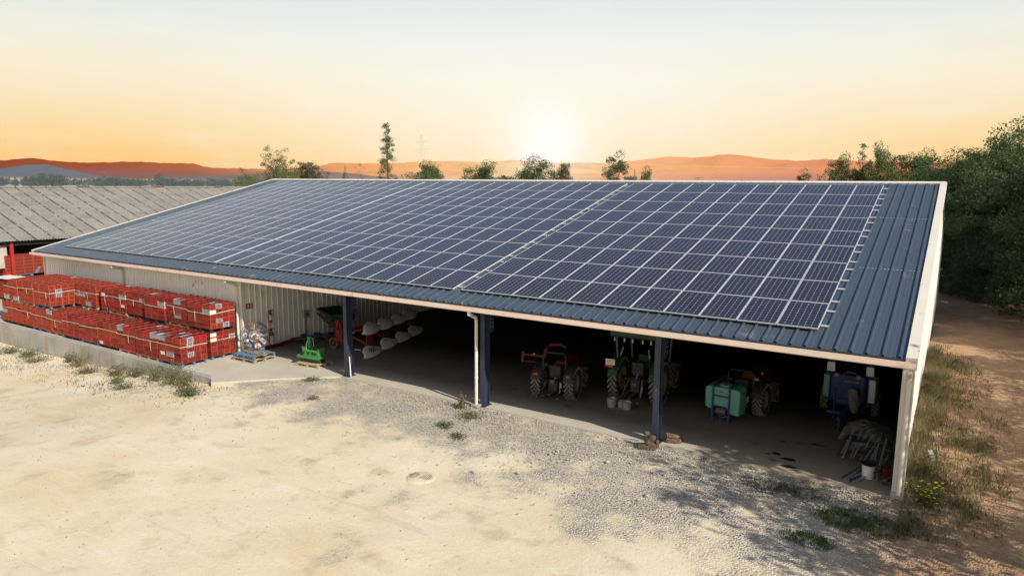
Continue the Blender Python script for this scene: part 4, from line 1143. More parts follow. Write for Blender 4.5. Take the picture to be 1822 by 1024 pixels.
# aqua spray tank
tk = thing('spray_tank', 'aqua plastic spray tank with blue frame hung behind red tractor', 'tank', (-3.08,2.95,0), radians(-4))
def rounded_box(c, d, bev, mat, name, parent):
    mb = MB(); mb.box(c, d); o = obj(name, mb, mat, parent); b = o.modifiers.new('bevel','BEVEL'); b.width = bev; b.segments = 4
    o.data.polygons.foreach_set('use_smooth', [True]*len(o.data.polygons)); return o
mb = MB(); mb.prism([(-.56,.42),(-.38,.36),(-.24,.50),(.14,.50),(.22,.30),(.56,.26),(.58,1.05),(.50,1.14),(-.50,1.14),(-.58,1.05)], -.33, .33, 'XZ')
o = obj('tank_body', mb, M['tank'], tk); b = o.modifiers.new('bevel','BEVEL'); b.width = .05; b.segments = 4
mb = MB(); mb.lathe([(0,1.20),(.18,1.20),(.21,1.18),(.21,1.14),(.24,1.14),(.24,1.12),(0,1.12)], (0,0,0), 'Z', 24); obj('lid', mb, M['tank'], tk)
mb = MB()
for x in (-.30,.24): mb.box((x,-.352,.60),(.065,.03,1.20)); mb.box((x,.0,1.165),(.05,.70,.02))
mb.box((-.03,-.352,.86),(.60,.025,.05)); mb.bar((-.30,-.35,.1),(-.30,.5,.1),.06,.06); mb.bar((.24,-.35,.05),(.24,.5,.05),.06,.06)
obj('frame', mb, M['blue_dim'], tk)
mb = MB(); mb.lathe([(.05,-.16),(.15,-.16),(.17,0),(.15,.16),(.05,.16)], (-.05,-.15,.30), 'X', 18); mb.tube([(-.2,-.2,.2),(.0,-.3,.13),(.2,-.25,.2),(.3,-.1,.1)], .025, 6); obj('pump', mb, M['dksteel'], tk)
mb = MB(); mb.box((-.05,-.335,1.0),(.12,.006,.03)); mb.box((.585,.02,.98),(.006,.12,.05)); obj('mark', mb, M['black'], tk)
# blue trailed sprayer
sp = thing('trailed_sprayer', 'blue trailed sprayer with pale side tanks in the right bay', 'sprayer', (.25,5.9,0), radians(-2))
mb = MB(); mb.box((.0,0,1.0),(1.06,.9,.86)); mb.prism([(-.50,.60),(.50,.60),(.32,.36),(-.32,.36)], -.40, .40, 'XZ'); obj('body', mb, M['blue_dim'], sp, bevel=.05)
mb = MB(); mb.tube([(.12+.24*cos(a)-.05,-.46,1.38+.16*sin(a)) for a in np.linspace(.2,pi-.2,12)], .018, 6); mb.box((.1,-.46,1.22),(.42,.02,.03)); mb.box((.42,-.458,.98),(.012,.02,.7)); obj('trim', mb, M['skyblue'], sp)
for x, m in ((-.66,'tank'),(.72,'white')):
    mb = MB(); mb.box((x,-.05,.98),(.20,.8,.78)); obj('side_tank', mb, M[m], sp, bevel=.04)
for x in (-.36,.30):
    mb = MB(); mb.box((x,-.465,1.40),(.12,.02,.12)); obj('reflector', mb, M['orange'], sp)
mb = MB()
for x in (-.62,.60): mb.bar((x,-.3,.4),(x,-.3,2.15),.07,.07); mb.bar((x,.4,.4),(x,.4,2.15),.07,.07)
mb.bar((-.62,-.3,2.12),(.60,-.3,2.12),.07,.07); mb.bar((-.62,.0,.45),(.62,.0,.45),.1,.1); obj('frame', mb, M['blue_dim'], sp)
mb = MB(); mb.box((-.55,-.42,1.65),(.24,.1,.30)); mb.box((.62,-.42,1.65),(.22,.1,.30)); obj('fan_outlet', mb, M['steel'], sp)
mb = MB(); mb.bar((.1,-.4,.38),(.0,-1.9,.34),.10,.10); mb.bar((-.45,-1.3,.36),(.1,-1.3,.36),.07,.07); obj('drawbar', mb, M['blue_dim'], sp)
for x, y, h in ((-.30,-.9,1.1),(.03,-1.9,.4)):
    mb = MB(); mb.tube([(x,y,.03),(x,y,h)], .035, 8); mb.lathe([(0,0),(.09,0),(.09,.02),(0,.02)], (x,y,.0), 'Z', 12); obj('jack_stand', mb, M['blue_dim'], sp)
wheel(sp, .38, .22, (-.78,.25,.38), M['greyrim'], 16); wheel(sp, .38, .22, (.80,.25,.38), M['greyrim'], 16)
mb = MB(); mb.tube([(.18,-.55,.95),(.22,-.95,1.0),(.30,-1.05,.7),(.32,-1.0,.38)], [.10,.16,.17,.10], 12); obj('duct', mb, M['greyrim'], sp)
# green fertiliser spreader
fs = thing('fertiliser_spreader', 'dark green hopper spreader parked against the partition wall', 'spreader', (-22.35,4.0,0), radians(-25)); fs.scale = (1,1,.84)
mb = MB(); A = [(-1.15,-.6,1.72),(1.15,-.6,1.72),(1.15,.6,1.72),(-1.15,.6,1.72)]; B = [(-1.15,-.6,1.36),(1.15,-.6,1.36),(1.15,.6,1.36),(-1.15,.6,1.36)]
ins = [(x*.97,y*.95,1.72) for x,y,_ in A]; bot = [(x*.6,y*.5,1.0) for x,y,_ in A]
V = A+B+ins+bot; Fq = []
for i in range(4):
    j = (i+1)%4; Fq += [(i,j,4+j,4+i)[::-1],(i,8+i,8+j,j)[::-1],(8+i,12+i,12+j,8+j)[::-1]]
Fq.append((12,13,14,15)); mb.add(V,Fq); obj('hopper', mb, M['dkgreen'], fs)
for s in (-1,1):
    mb = MB(); T = [(s*.58-.55,-.6,1.355),(s*.58+.55,-.6,1.355),(s*.58+.55,.6,1.355),(s*.58-.55,.6,1.355)]; U = [(s*.45-.16,-.18,.78),(s*.45+.16,-.18,.78),(s*.45+.16,.18,.78),(s*.45-.16,.18,.78)]
    mb.add(T+U, [(0,4,5,1),(1,5,6,2),(2,6,7,3),(3,7,4,0),(4,7,6,5)]); obj('funnel', mb, M['rust'], fs)
    mb = MB(); mb.lathe([(0,.60),(.26,.60),(.26,.615),(0,.615)], (s*.45,0,0), 'Z', 20); obj('disc', mb, M['steel'], fs)
mb = MB(); mb.bar((-.8,.2,.3),(.8,.2,.3),.1,.1)
for s in (-1,1): mb.bar((s*.7,.2,.05),(s*.85,.2,1.36),.08,.08); mb.bar((s*.7,-.3,.05),(s*.7,.5,.05),.08,.06); mb.bar((s*.6,-.25,.06),(s*.5,-.1,.8),.05,.05)
obj('frame', mb, M['dksteel'], fs)
mb = MB(); mb.box((-.88,-.603,1.56),(.14,.006,.13)); obj('sticker', mb, M['label'], fs)
mb = MB(); mb.box((-.68,-.603,1.54),(.20,.006,.08)); obj('sticker', mb, M['white'], fs)
mb = MB()
for k in range(5): 
    x = -.06+k*.105
    mb.box((x,-.604,1.53+.01*(k%2)),(.022,.006,.11)); mb.box((x+.035,-.604,1.56-.05*(k%2)),(.05,.006,.022)); mb.box((x+.03,-.604,1.49+.04*(k%3)),(.045,.006,.02))
obj('lettering', mb, M['orange'], fs)
mb = MB(); mb.box((-.2,-.45,.12),(.9,.12,.10)); mb.box((.3,-.5,.12),(.16,.12,.14)); mb.box((-.6,-.5,.14),(.14,.12,.16)); obj('hitch', mb, M['red'], fs)
# reversible plough
pg = thing('reversible_plough', 'red reversible plough with polished steel mouldboards in left open bay', 'plough', (-19.9,4.6,0), 0)
def W(p): return Vector(p) - Vector((-19.9,4.6,0))
mb = MB(); mb.bar(W((-20.75,2.9,.72)), W((-20.5,7.6,.72)), .18, .2); obj('beam', mb, M['red_mid'], pg, bevel=.01)
mb = MB(); mb.bar(W((-20.95,2.75,.2)),W((-20.85,2.75,1.25)),.14,.14); mb.bar(W((-20.5,2.7,.2)),W((-20.7,2.75,1.25)),.12,.12); mb.box(W((-20.78,2.72,.68)),(.28,.14,.46)); mb.box(W((-20.75,2.7,1.28)),(.22,.18,.12)); mb.bar(W((-21.2,2.7,.42)),W((-20.2,2.7,.42)),.12,.12)
obj('headstock', mb, M['red_mid'], pg, bevel=.01)
mb = MB(); mb.lathe([(.20,-.05),(.27,-.05),(.27,.05),(.20,.05),(.20,-.05)], W((-21.0,2.62,.27)), 'Y', 24); mb.lathe([(0,-.04),(.06,-.04),(.06,.04),(0,.04)], W((-21.0,2.62,.27)), 'Y', 12); obj('depth_wheel', mb, M['rust'], pg)
def mouldboard(c, flip, L=1.45, H=.62):
    """curved polished board seen from the right rear"""
    mb = MB(); n, m = 14, 7; V = []
    for i in range(n):
        u = i/(n-1)*2-1
        wdt = math.sqrt(max(0.02, 1-u**2*.92))
        for j in range(m):
            v = j/(m-1)*2-1
            y = u*L/2; z = v*H/2*wdt
            x = .16*(1-v*v*.6) - .10*u*v + .10*u*u*-1
            V.append((x*1., y, z))
    Fq = [(i*m+j,(i+1)*m+j,(i+1)*m+j+1,i*m+j+1) for i in range(n-1) for j in range(m-1)]
    R = Matrix.Rotation(.28, 3, 'Z') @ Matrix.Rotation(-.95 if flip > 0 else -.55, 3, 'Y')
    mb.add([R @ Vector(v) + W(c) for v in V], Fq)
    o = obj('mouldboard', mb, M['polished'], pg, smooth=True); s = o.modifiers.new('thickness','SOLIDIFY'); s.thickness = .014
    return o
lows = [(-18.35,2.35,.28),(-18.85,3.95,.28),(-19.25,5.4,.28),(-19.65,6.75,.28)]
ups = [(-18.75,2.75,1.22),(-19.05,3.95,1.20),(-19.4,5.25,1.18),(-19.8,6.5,1.16)]
for k in range(4):
    lo = mouldboard(lows[k], 1); hi = mouldboard(ups[k], -1)
    mb = MB(); a = Vector(lows[k]); b = Vector(ups[k]); mid = Vector((-20.6, 2.95+1.25*k, .72))
    mb.tube([W(a+Vector((-.05,.1,.1))), W((a+mid)/2+Vector((.25,.1,-.02))), W(mid)], .05, 8); mb.tube([W(b+Vector((-.05,.1,-.1))), W((b+mid)/2+Vector((.25,.1,.05))), W(mid)], .05, 8)
    mb.box(W((a.x-.55,a.y+.45,.72)), (.06,.40,.50)); obj('leg', mb, M['red_dim'] if k else M['red_mid'], pg)  # deeper legs take the shade-darkened red
    if k == 0:
        mk = MB()
        R = Matrix.Rotation(.28, 3, 'Z') @ Matrix.Rotation(-.95, 3, 'Y')
        def S(y, z):
            u, v = y/.725, z/.31
            return R @ Vector((.16*(1-v*v*.6)-.10*u*v-.10*u*u+.018, y, z)) + W(lows[0])
        for P in ([(-.40,-.06),(-.28,.10),(-.20,.02)],[(-.34,-.12),(-.20,-.02),(-.10,.08)],[(-.22,-.16),(-.12,-.03),(-.02,.06),(.04,-.03),(-.06,-.06)],[(-.10,-.06),(.02,-.13),(.06,-.06)],[(-.30,.02),(-.22,-.08)]):
            mk.tube([S(y,z) for y,z in P], .013, 5)
        obj('painted_mark', mk, M['black'], lo)
mb = MB(); mb.prism([(0,0),(.22,.03),(.40,.13),(.20,.16),(0,.12)], -.012, .012, 'XZ'); o = obj('skimmer', mb, M['steel'], pg); o.location = W((-19.15,1.75,1.12)); o.rotation_euler = (1.2,0,.2)
mb = MB(); mb.prism([(0,0),(.26,.02),(.26,.10),(0,.12)], -.012, .012, 'XZ'); o = obj('skimmer', mb, M['steel'], pg); o.location = W((-18.95,2.0,.34)); o.rotation_euler = (1.3,0,.3)

# ----------------------------------------------------------------- vegetation
def leaf_quads(P, size, rng, elong=.5, drop=.0):
    n = len(P)
    a = rng.normal(size=(n,3)); a[:,2] -= drop; a /= np.linalg.norm(a, axis=1)[:,None]
    b = rng.normal(size=(n,3)); b -= (a*b).sum(1)[:,None]*a; b /= np.linalg.norm(b, axis=1)[:,None]
    s = size*rng.uniform(.6,1.4,(n,1))
    V = np.stack([P, P+a*s*.5+b*s*elong*.5, P+a*s, P+a*s*.5-b*s*elong*.5], 1).reshape(-1,3)
    return V, np.arange(4*n).reshape(-1,4)
def crown_points(rng, R, H0, H1, nclump, per, cr, shape='round', hollow=.55):
    C = []
    while len(C) < nclump:
        d = rng.normal(size=3); d /= np.linalg.norm(d)
        u = rng.uniform(hollow,1.)**.6 if rng.random() < .8 else rng.uniform(.1,.7)
        p = d*u; z = H0 + (p[2]*.5+.5)*(H1-H0); t = (z-H0)/(H1-H0)
        k = {'round': 1., 'broad': .75+.5*(1-t), 'column': .55+.35*math.sin(6*t+1)*(1-t)+.5*(1-t), 'vase': .45+.75*t, 'full': 1.05+.25*(1-t)}[shape]
        C.append((p[0]*R*k, p[1]*R*k, z))
    C = np.array(C)
    # uneven outline: push whole sectors in or out
    ang = np.arctan2(C[:,1], C[:,0]); f = 1 + .22*np.sin(ang*3+rng.uniform(0,6)) + .14*np.sin(ang*5+C[:,2]*1.1+rng.uniform(0,6))
    C[:,0] *= f; C[:,1] *= f
    C[:,2] += rng.normal(0,.25*cr*3,len(C))*.5
    r = cr*rng.uniform(.55,1.35,nclump)
    idx = np.repeat(np.arange(nclump), per)
    d = rng.normal(size=(nclump*per,3)); d /= np.linalg.norm(d,axis=1)[:,None]
    P = C[idx] + d*(r[idx]*rng.uniform(.15,1.,len(idx))**.5)[:,None]*np.array([1,1,.72])
    return C, P
def trunk_mb(C, H0, H1, r0, rng, nlimb=10, lean=0.):
    mb = MB(); top = H0 + (H1-H0)*.72; pts, rs = [], []
    for k in range(6):
        t = k/5; pts.append((lean*t+.05*rng.normal(), .05*rng.normal(), top*t)); rs.append(r0*(1.25 if k == 0 else 1)*(1-.75*t))
    mb.tube(pts, rs, 8)
    for c in C[rng.choice(len(C), min(nlimb,len(C)), replace=False)]:
        z0 = max(.25*H0+.2, min(top*.95, c[2]-rng.uniform(.4,1.6))); t = z0/top
        s = np.array([lean*t, 0, z0]); m = (s+c)/2 + np.array([0,0,.15])
        mb.tube([tuple(s),tuple(m),tuple(c)], [r0*.38*(1-.5*t), r0*.24*(1-.4*t), r0*.06], 5)
    return mb
def make_tree(seed, R, H0, H1, nclump, per, cr, leaf, mat, r0, shape='round', nlimb=10, hollow=.55, mats2=None):
    rng = np.random.default_rng(seed)
    C, P = crown_points(rng, R, H0, H1, nclump, per, cr, shape, hollow)
    P[:,2] = np.maximum(P[:,2], .05)
    V, Fq = leaf_quads(P, leaf, rng)
    mi = None; mats = [M[mat]]
    if mats2:
        mats.append(M[mats2]); cl = rng.random(nclump) < .25; mi = cl[np.repeat(np.arange(nclump), per)].astype(int)
    cm = npmesh('crown', V, Fq, mats, mi)
    tm = trunk_mb(C, H0, H1, r0, rng, nlimb).mesh('trunk', M['bark'])
    return cm, tm
def put_tree(meshes, loc, label, rz=0, s=(1,1,1), group=None, name='tree', cat='tree'):
    t = thing(name, label, cat, loc, rz, group); t.scale = s
    for nm, me in (('crown', meshes[0]), ('trunk', meshes[1])): link(nm, me, t)
    return t
# big leafy trees along the track on the right
A1 = make_tree(1, 3.3, .8, 11.0, 360, 150, .80, .145, 'leaf_dark', .26, 'full', 16, mats2='leaf_mid')
A2 = make_tree(2, 3.1, .3, 10.5, 340, 150, .76, .14, 'leaf_mid', .24, 'full', 16, mats2='leaf_dark')
A3 = make_tree(3, 3.0, .1, 9.6, 350, 150, .74, .14, 'leaf_dark', .22, 'broad', 14, mats2='leaf_mid')
A4 = make_tree(4, 2.0, .0, 3.6, 150, 80, .55, .15, 'leaf_dark', .08, 'broad', 8, mats2='leaf_mid')
A5 = make_tree(5, 3.0, 2.2, 9.8, 130, 60, .62, .20, 'leaf_mid', .2, 'round', 14)
big = [(A1,(3.9,42.,0),.3,(1.,1.,.97),'tall dark leafy tree at bend of track, nearest the hangar roof corner'),
       (A2,(6.2,37.5,0),1.7,(1.15,1.15,1.13),'tall mid-green tree with feathery top behind the dark bushy one'),
       (A3,(8.9,31.5,0),2.6,(1.15,1.15,1.20),'dark bushy tree reaching to ground at the right edge of photo'),
       (A1,(11.2,27.,0),4.0,(1.1,1.1,1.04),'tall dark tree at far right beside the dirt track'),
       (A2,(10.8,38.5,0),5.1,(1.15,1.15,1.12),'tall tree standing behind the right-edge trees'),
       (A3,(.9,47.,0),.9,(.95,.95,.92),'lower bushy tree behind the bend of the track'),
       (A4,(4.6,37.4,0),.5,(1.,1.,1.),'leafy bush at the foot of the tall dark tree by the bend'),
       (A4,(7.2,32.6,0),2.5,(1.1,1.1,1.1),'wide dark bush between two tall trees along the track'),
       (A4,(8.6,26.4,0),4.5,(1.15,1.15,1.25),'dark bush overhanging the track at the right edge'),
       (A4,(2.9,40.2,0),3.5,(.8,.8,.8),'small bush leftmost at the edge of the wood by bend'),
       (A1,(8.4,43.5,0),2.2,(1.15,1.15,1.06),'tall dark tree at back of the wood above its dip'),
       (A3,(3.6,46.5,0),3.9,(1.1,1.1,1.03),'broad tree filling the wood behind the bend of track'),
       (A3,(13.2,21.0,0),3.1,(.95,.95,.95),'green tree farther right along the dirt track')]
for me, loc, rz, s, lab in big: put_tree(me, loc, lab, rz, s, 'trees along the dirt track')
# trees just outside the frame, whose shade falls on the yard and the track
for k, (me, loc, rz, s) in enumerate([(A5,(10.4,-4.1,0),.4,(1.05,1.05,.98)),(A5,(12.2,-1.4,0),2.2,(.9,.9,.74)),(A5,(11.6,3.6,0),4.4,(1.,1.,.70)),(A5,(12.4,8.6,0),1.2,(1.05,1.05,.78)),(A5,(13.2,13.6,0),5.2,(1.1,1.1,.85)),(A5,(13.8,-8.6,0),3.4,(1.1,1.1,.80))]):
    put_tree(me, loc, 'leafy tree beside the track that throws dappled shade on the yard', rz, s, 'trees shading the yard')
# trees and bushes behind the ridge, from left to right
B_sparse = make_tree(11, 2.9, 3.5, 12.7, 150, 80, .60, .16, 'leaf_grey', .16, 'vase', 26)
B_bush = make_tree(12, 3.3, .3, 9.4, 190, 110, .8, .17, 'leaf_lime', .2, 'broad', 10)
B_round = make_tree(13, 2.5, 4.2, 10.8, 180, 115, .6, .15, 'leaf_brown', .18, 'round', 12, mats2='leaf_grey')
B_pop = make_tree(14, 1.9, 1.5, 17.1, 105, 85, .50, .155, 'leaf_mid', .2, 'column', 16, mats2='leaf_grey')
B_mid = make_tree(15, 2.6, 3.6, 10.4, 240, 125, .64, .15, 'leaf_mid', .18, 'round', 12)
B_grey = make_tree(16, 1.6, 2.0, 10.5, 200, 110, .48, .14, 'leaf_grey', .15, 'vase', 14)
B_thin = make_tree(17, .55, 4.0, 11.7, 40, 40, .35, .17, 'leaf_mid', .10, 'column', 8)
B_bare = make_tree(18, 1.1, 4.0, 10.8, 30, 12, .35, .14, 'leaf_brown', .09, 'vase', 24)
back = [(B_sparse,(-82.8,49.3,0),0,(1,1,1),'thin-crowned greyish tree at the left end of the ridge'),
 (B_bush,(-76.4,45.7,0),1,(1,1,1),'spreading yellow-green bush at the left corner of the hangar roof'),
 (B_bush,(-83.2,44.2,0),2.5,(.8,.8,.93),'lower yellow-green bush left of the thin-crowned tree'),
 (B_round,(-80.2,53.1,0),1,(.95,.95,1),'round brownish tree right of the yellow-green bush'),
 (B_bare,(-76.4,60.3,0),0,(1,1,1),'almost bare small tree left of the tall poplar'),
 (B_bush,(-75.4,55.8,0),0,(.25,.25,.99),'small yellowish shrub just above the ridge left of the bare tree'),
 (B_pop,(-70.8,60.2,0),0,(1,1,1),'tall narrow poplar standing high above the ridge'),
 (B_mid,(-65.3,62.6,0),0,(1.25,1.25,1),'rounded green tree just right of the tall poplar'),
 (B_mid,(-35.3,35.9,0),2,(1.25,1.25,.885),'broad low green crown near the middle of the ridge'),
 (B_bush,(-37.1,34.6,0),2,(.2,.2,.885),'tiny green treetop left of the broad low crown'),
 (B_mid,(-31.4,38.5,0),4,(1.05,1.05,.935),'dark green tree beneath the glow of the sun'),
 (B_round,(-28.3,38.0,0),4,(.38,.38,.90),'slim brownish tree touching the dark tree below the sun'),
 (B_grey,(-25.1,42.7,0),1,(1,1,1),'upright grey-green tree right of the sun glow'),
 (B_mid,(-23.2,46.0,0),3,(.42,.42,.865),'small round treetop right of the grey-green tree'),
 (B_bush,(-23.4,43.3,0),3,(.15,.15,.89),'very small treetop at the foot of the grey-green tree'),
 (B_bare,(-23.0,60.5,0),3,(1.4,1.4,.80),'faint bare treetop in middle of the right half of the ridge'),
 (B_grey,(-10.8,58.8,0),3,(.8,.8,.87),'pale low treetop left of the big right-hand trees'),
 (B_mid,(-6.5,52.1,0),1,(.75,.75,.97),'bushy tree leftmost of the group at the right end of ridge'),
 (B_thin,(-4.8,51.0,0),1,(1,1,1),'thin spindly tree rising out of the right-hand group'),
 (B_mid,(-3.7,51.6,0),5,(.62,.62,1.05),'rounded tree just right of the thin spindly one'),
 (B_round,(-1.4,50.7,0),5,(.8,.8,.98),'brownish tree between the spindly tree and the big trees'),
 (B_mid,(0.4,49.2,0),2.2,(.8,.8,.98),'green tree next to the big right-hand trees'),
 (B_bush,(-2.2,45.3,0),1.1,(.62,.62,.97),'dense low bush above the right end of the ridge')]
for me, loc, rz, s, lab in back: put_tree(me, loc, lab, rz, s, 'trees behind the ridge')
# hazy trees in the far fields on the left
F1 = make_tree(21, 6.5, .3, 11, 90, 40, 1.8, 1.0, 'leaf_far', .5, 'full', 4)
F2 = make_tree(22, 5., .3, 14, 80, 40, 1.5, .9, 'leaf_far', .5, 'round', 4)
fars = [(-817,297,10.6,8),(-804,305,8.4,5),(-793,312,11.4,11),(-787,316,12.,10),(-781,320,14.2,13),(-774,325,13.,12),(-767,329,13.2,13),(-731,352,10.4,12),(-725,356,9,10),(-719,360,11.6,13),(-711,364,10,12),(-704,369,9.4,16),(-682,384,15.,9),(-676,388,10,10),(-673,390,10.8,15),(-659,398,9.8,12),(-648,405,9.4,9),(-636,413,11.2,9),(-625,420,10.1,11),(-613,428,12.4,11),(-606,432,10.4,10),(-598,437,11,12)]
for k, (x,y,h,w) in enumerate(fars):
    me = F2 if h > 12 else F1; H = 14 if me is F2 else 11; Wd = 10 if me is F2 else 13
    put_tree(me, (x,y,-.1), 'hazy blue-green tree in the hedgerow beyond the old barn roof', k*1.3, (w/Wd, w/Wd, h/H), 'hedgerow trees far on the left')
# a second, hazier wood line as one mass
rng = np.random.default_rng(31); P = []
for k in range(260):
    az = radians(rng.uniform(-72,-49)); D = rng.uniform(1250,1500); h = rng.uniform(5,11)
    q = rng.normal(size=(26,3))*np.array([7,7,h*.3]); P.append(q + np.array([sin(az)*D, cos(az)*D, h*.5]))
P = np.concatenate(P); P[:,2] = np.abs(P[:,2])
V, Fq = leaf_quads(P, 4.5, rng, .8)
tag(link('far_wood', npmesh('far_wood', V, Fq, M['leaf_far'])), 'faint line of woodland across the far fields on the left', 'woodland', None, 'stuff')

def weed(name, label, loc, R, H, n, mats, seed, leaf=.06, stems=14, group=None, flowers=0):
    rng = np.random.default_rng(seed)
    t = thing(name, label, 'plant', loc, 0, group)
    a = rng.uniform(0,2*pi,stems); mb = MB(); P = []
    for k in range(stems):
        rr = R*rng.uniform(.25,1.); h = H*rng.uniform(.55,1.05)*(1-.35*rr/R)
        tip = np.array([rr*cos(a[k]), rr*sin(a[k]), h]); mid = tip*np.array([.45,.45,.6])
        mb.tube([(0.05*cos(a[k]),.05*sin(a[k]),0), tuple(mid), tuple(tip)], [.008,.006,.003], 4)
        u = rng.uniform(.15,1,(n//stems,1)); base = np.where(u < .6, mid*(u/.6), mid+(tip-mid)*((u-.6)/.4))
        P.append(base + rng.normal(0, .05+.12*R, (len(u),3))*np.array([1,1,.7]))
    P = np.concatenate(P); P[:,2] = np.maximum(P[:,2], .01)
    V, Fq = leaf_quads(P, leaf, rng, .42)
    link('leaves', npmesh('leaves', V, Fq, [M[m] for m in mats], rng.integers(0,len(mats),len(Fq))), t)
    obj('stems', mb, M['twig'], t)
    for k in range(flowers):
        f = MB(); p = P[rng.integers(len(P))]*np.array([1.05,1.05,1.1]); f.lathe([(0,0),(.030,.006),(.036,.016),(0,.022)], tuple(p), 'Z', 8); obj('flower', f, M['flower'], t)
    return t
wl = [(-36.6,-4.3,.75,.45,'pale leafy weed clump farthest left below the retaining wall',('weed_pale','weed_green')),
      (-35.0,-4.2,.8,.40,'green weed clump near the left end of retaining wall',('weed_green','weed_pale')),
      (-33.4,-4.6,.8,.35,'low pale weeds left of the tall dry weed by retaining wall',('weed_pale','weed_dry')),
      (-31.9,-3.85,.25,.50,'small dark green weed against the wall left of the tall dry weed',('weed_green',)),
      (-30.4,-4.05,.70,1.10,'tall dry reddish weed standing against the retaining wall',('weed_dry','weed_pink','weed_green')),
      (-28.8,-4.5,.75,.32,'low reddish weed clump right of the tall dry weed',('weed_pink','weed_dry')),
      (-27.3,-4.2,.75,.45,'green and reddish weed clump at middle of retaining wall',('weed_green','weed_pink')),
      (-26.0,-3.9,.55,.50,'leafy weed with yellowish tips against the retaining wall',('weed_green','weed_pale')),
      (-25.6,-4.9,.45,.30,'round pale green weed lying out from retaining wall',('weed_pale','weed_green')),
      (-24.3,-5.3,.55,.32,'grey-green round weed out in the yard below the wall',('weed_pale',)),
      (-24.3,-4.0,.60,.95,'tall pale green weed left of the biggest one by wall',('weed_green','weed_pale','weed_dry')),
      (-22.9,-4.15,.75,1.05,'biggest bushy weed at the right end of the retaining wall',('weed_green','weed_pale','weed_dry')),
      (-22.0,-4.2,.55,.85,'bushy green weed right beside the biggest one',('weed_green','weed_dry')),
      (-21.0,-4.75,.50,.28,'reddish low weed near the end of the retaining wall',('weed_pink','weed_green')),
      (-20.3,-5.1,.62,.30,'dark green prostrate weed on the gravel past the wall end',('grass','weed_green')),
      (-10.15,-1.55,.55,.18,'low green weed on gravel before the white downpipe',('weed_green','weed_dry')),
      (-10.35,-2.7,.42,.10,'flat grey-green weed on gravel farther before the downpipe',('weed_pale','weed_green')),
      (-10.95,-.95,.22,.62,'spindly dry thistle beside the foot of the white downpipe',('weed_dry','weed_green')),
      (-9.4,-3.2,.30,.08,'small flat weed in the middle of gravel',('weed_green','weed_dry')),
      (-17.9,-1.45,.40,.06,'flat dark weed on edge of the apron left of first column',('weed_green','weed_dry')),
      (-15.9,-3.1,.25,.06,'tiny weed on the gravel before the left open bay',('weed_dry','weed_green'))]
for k, (x,y,R,H,lab,ms) in enumerate(wl):
    weed('weed', lab, (x,y,gz(x,y)), R, H, int(420*R/.6 + 260*H), ms, 100+k, .075, 16, 'weeds in the yard')
weed('flowering_weed', 'green weed with many small yellow flowers by the corner post', (2.75,-.55,-.03), .62, .75, 1200, ('weed_green','grass'), 140, .065, 26, None, 60)
weed('dry_weed', 'tall dry weed against the right wall behind corner post', (2.65,1.3,-.03), .5, 1.0, 900, ('weed_dry','weed_green'), 141, .06, 22)
# grass and dry growth between the right wall and the track
def grass(name, label, pts, h0, h1, mats, weights, seed, wid=.012, cat='grass'):
    rng = np.random.default_rng(seed); n = len(pts)
    hgt = rng.uniform(h0,h1,(n,1)); a = rng.uniform(0,2*pi,n); lean = rng.normal(0,.35,(n,2))
    d = np.stack([np.cos(a),np.sin(a),np.zeros(n)],1)*wid
    tip = pts + np.concatenate([lean*hgt, hgt],1); mid = pts + np.concatenate([lean*hgt*.35, hgt*.6],1)
    V = np.stack([pts-d, pts+d, mid+d*.8, mid-d*.8, tip+d*.1, tip-d*.1],1).reshape(-1,3)
    b = np.arange(n)[:,None]*6
    Fq = np.concatenate([b+np.array([0,1,2,3]), b+np.array([3,2,4,5])],0)
    mi = rng.choice(len(mats), n, p=weights); mi = np.concatenate([mi,mi])
    return tag(link(name, npmesh(name, V, Fq, [M[m] for m in mats], mi)), label, cat, None, 'stuff')
def scatter(n, xr, yr, cover, seed, nz=None):
    rng = np.random.default_rng(seed); out = []
    while len(out) < n:
        x, y = rng.uniform(*xr), rng.uniform(*yr)
        if rng.random() < cover(x, y): out.append((x,y,-.04))
    return np.array(out)
def strip(x, y):
    edge = np.interp(y, [-3,0,5,10,17,21], [4.1,4.4,4.9,4.75,4.0,2.7])
    if x > edge or x < 2.25: return 0
    c = .5+.5*math.sin(x*2.3+1.1*math.sin(y*.8))*math.cos(y*1.25+.8*math.sin(x*1.7))
    return max(0., min(1., .04 + 1.1*c**2.6))*(1 if x < edge-.5 else .25)
grass('dry_grass', 'dry grass and weeds growing between the right wall and dirt track', scatter(9500,(2.25,5),(-2.5,20.5),strip,51), .04,.20, ['weed_dry','weed_green','grass','weed_pink'], [.50,.12,.10,.28], 52)
def strip2(x, y): return .75*(1-(x-2.25)/1.0)**1.0 if (2.25 < x < 2.95 + .3*math.sin(y)) else .03
grass('tall_dry_grass', 'tall straw-coloured grass along the foot of right wall', scatter(4200,(2.25,3.6),(0,18),strip2,53), .12,.46, ['weed_dry','weed_green'], [.9,.1], 54)
def patch(cx, cy, rx, ry): return lambda x, y: max(0, 1-((x-cx)/rx)**2-((y-cy)/ry)**2)*(.35+.65*(math.sin(x*7)*math.cos(y*6.3)>-.2))
grass('green_grass', 'patch of short green grass before the corner post', scatter(2300,(.2,2.8),(-3.4,-1.5),patch(1.5,-2.45,1.1,.75),55), .04,.16, ['grass','weed_green'], [.75,.25], 56, .007)
grass('green_grass', 'smaller patch of short grass out on the gravel', scatter(700,(-.1,1.4),(-4.6,-3.2),patch(.65,-3.9,.65,.42),57), .03,.12, ['grass','weed_green'], [.7,.3], 58, .009)
grass('green_grass', 'thin tufts of grass on the shaded gravel before right bay', scatter(700,(-1.6,1.0),(-2.2,-.9),patch(-.3,-1.5,1.2,.5),59), .03,.12, ['grass','weed_dry'], [.6,.4], 60, .009)
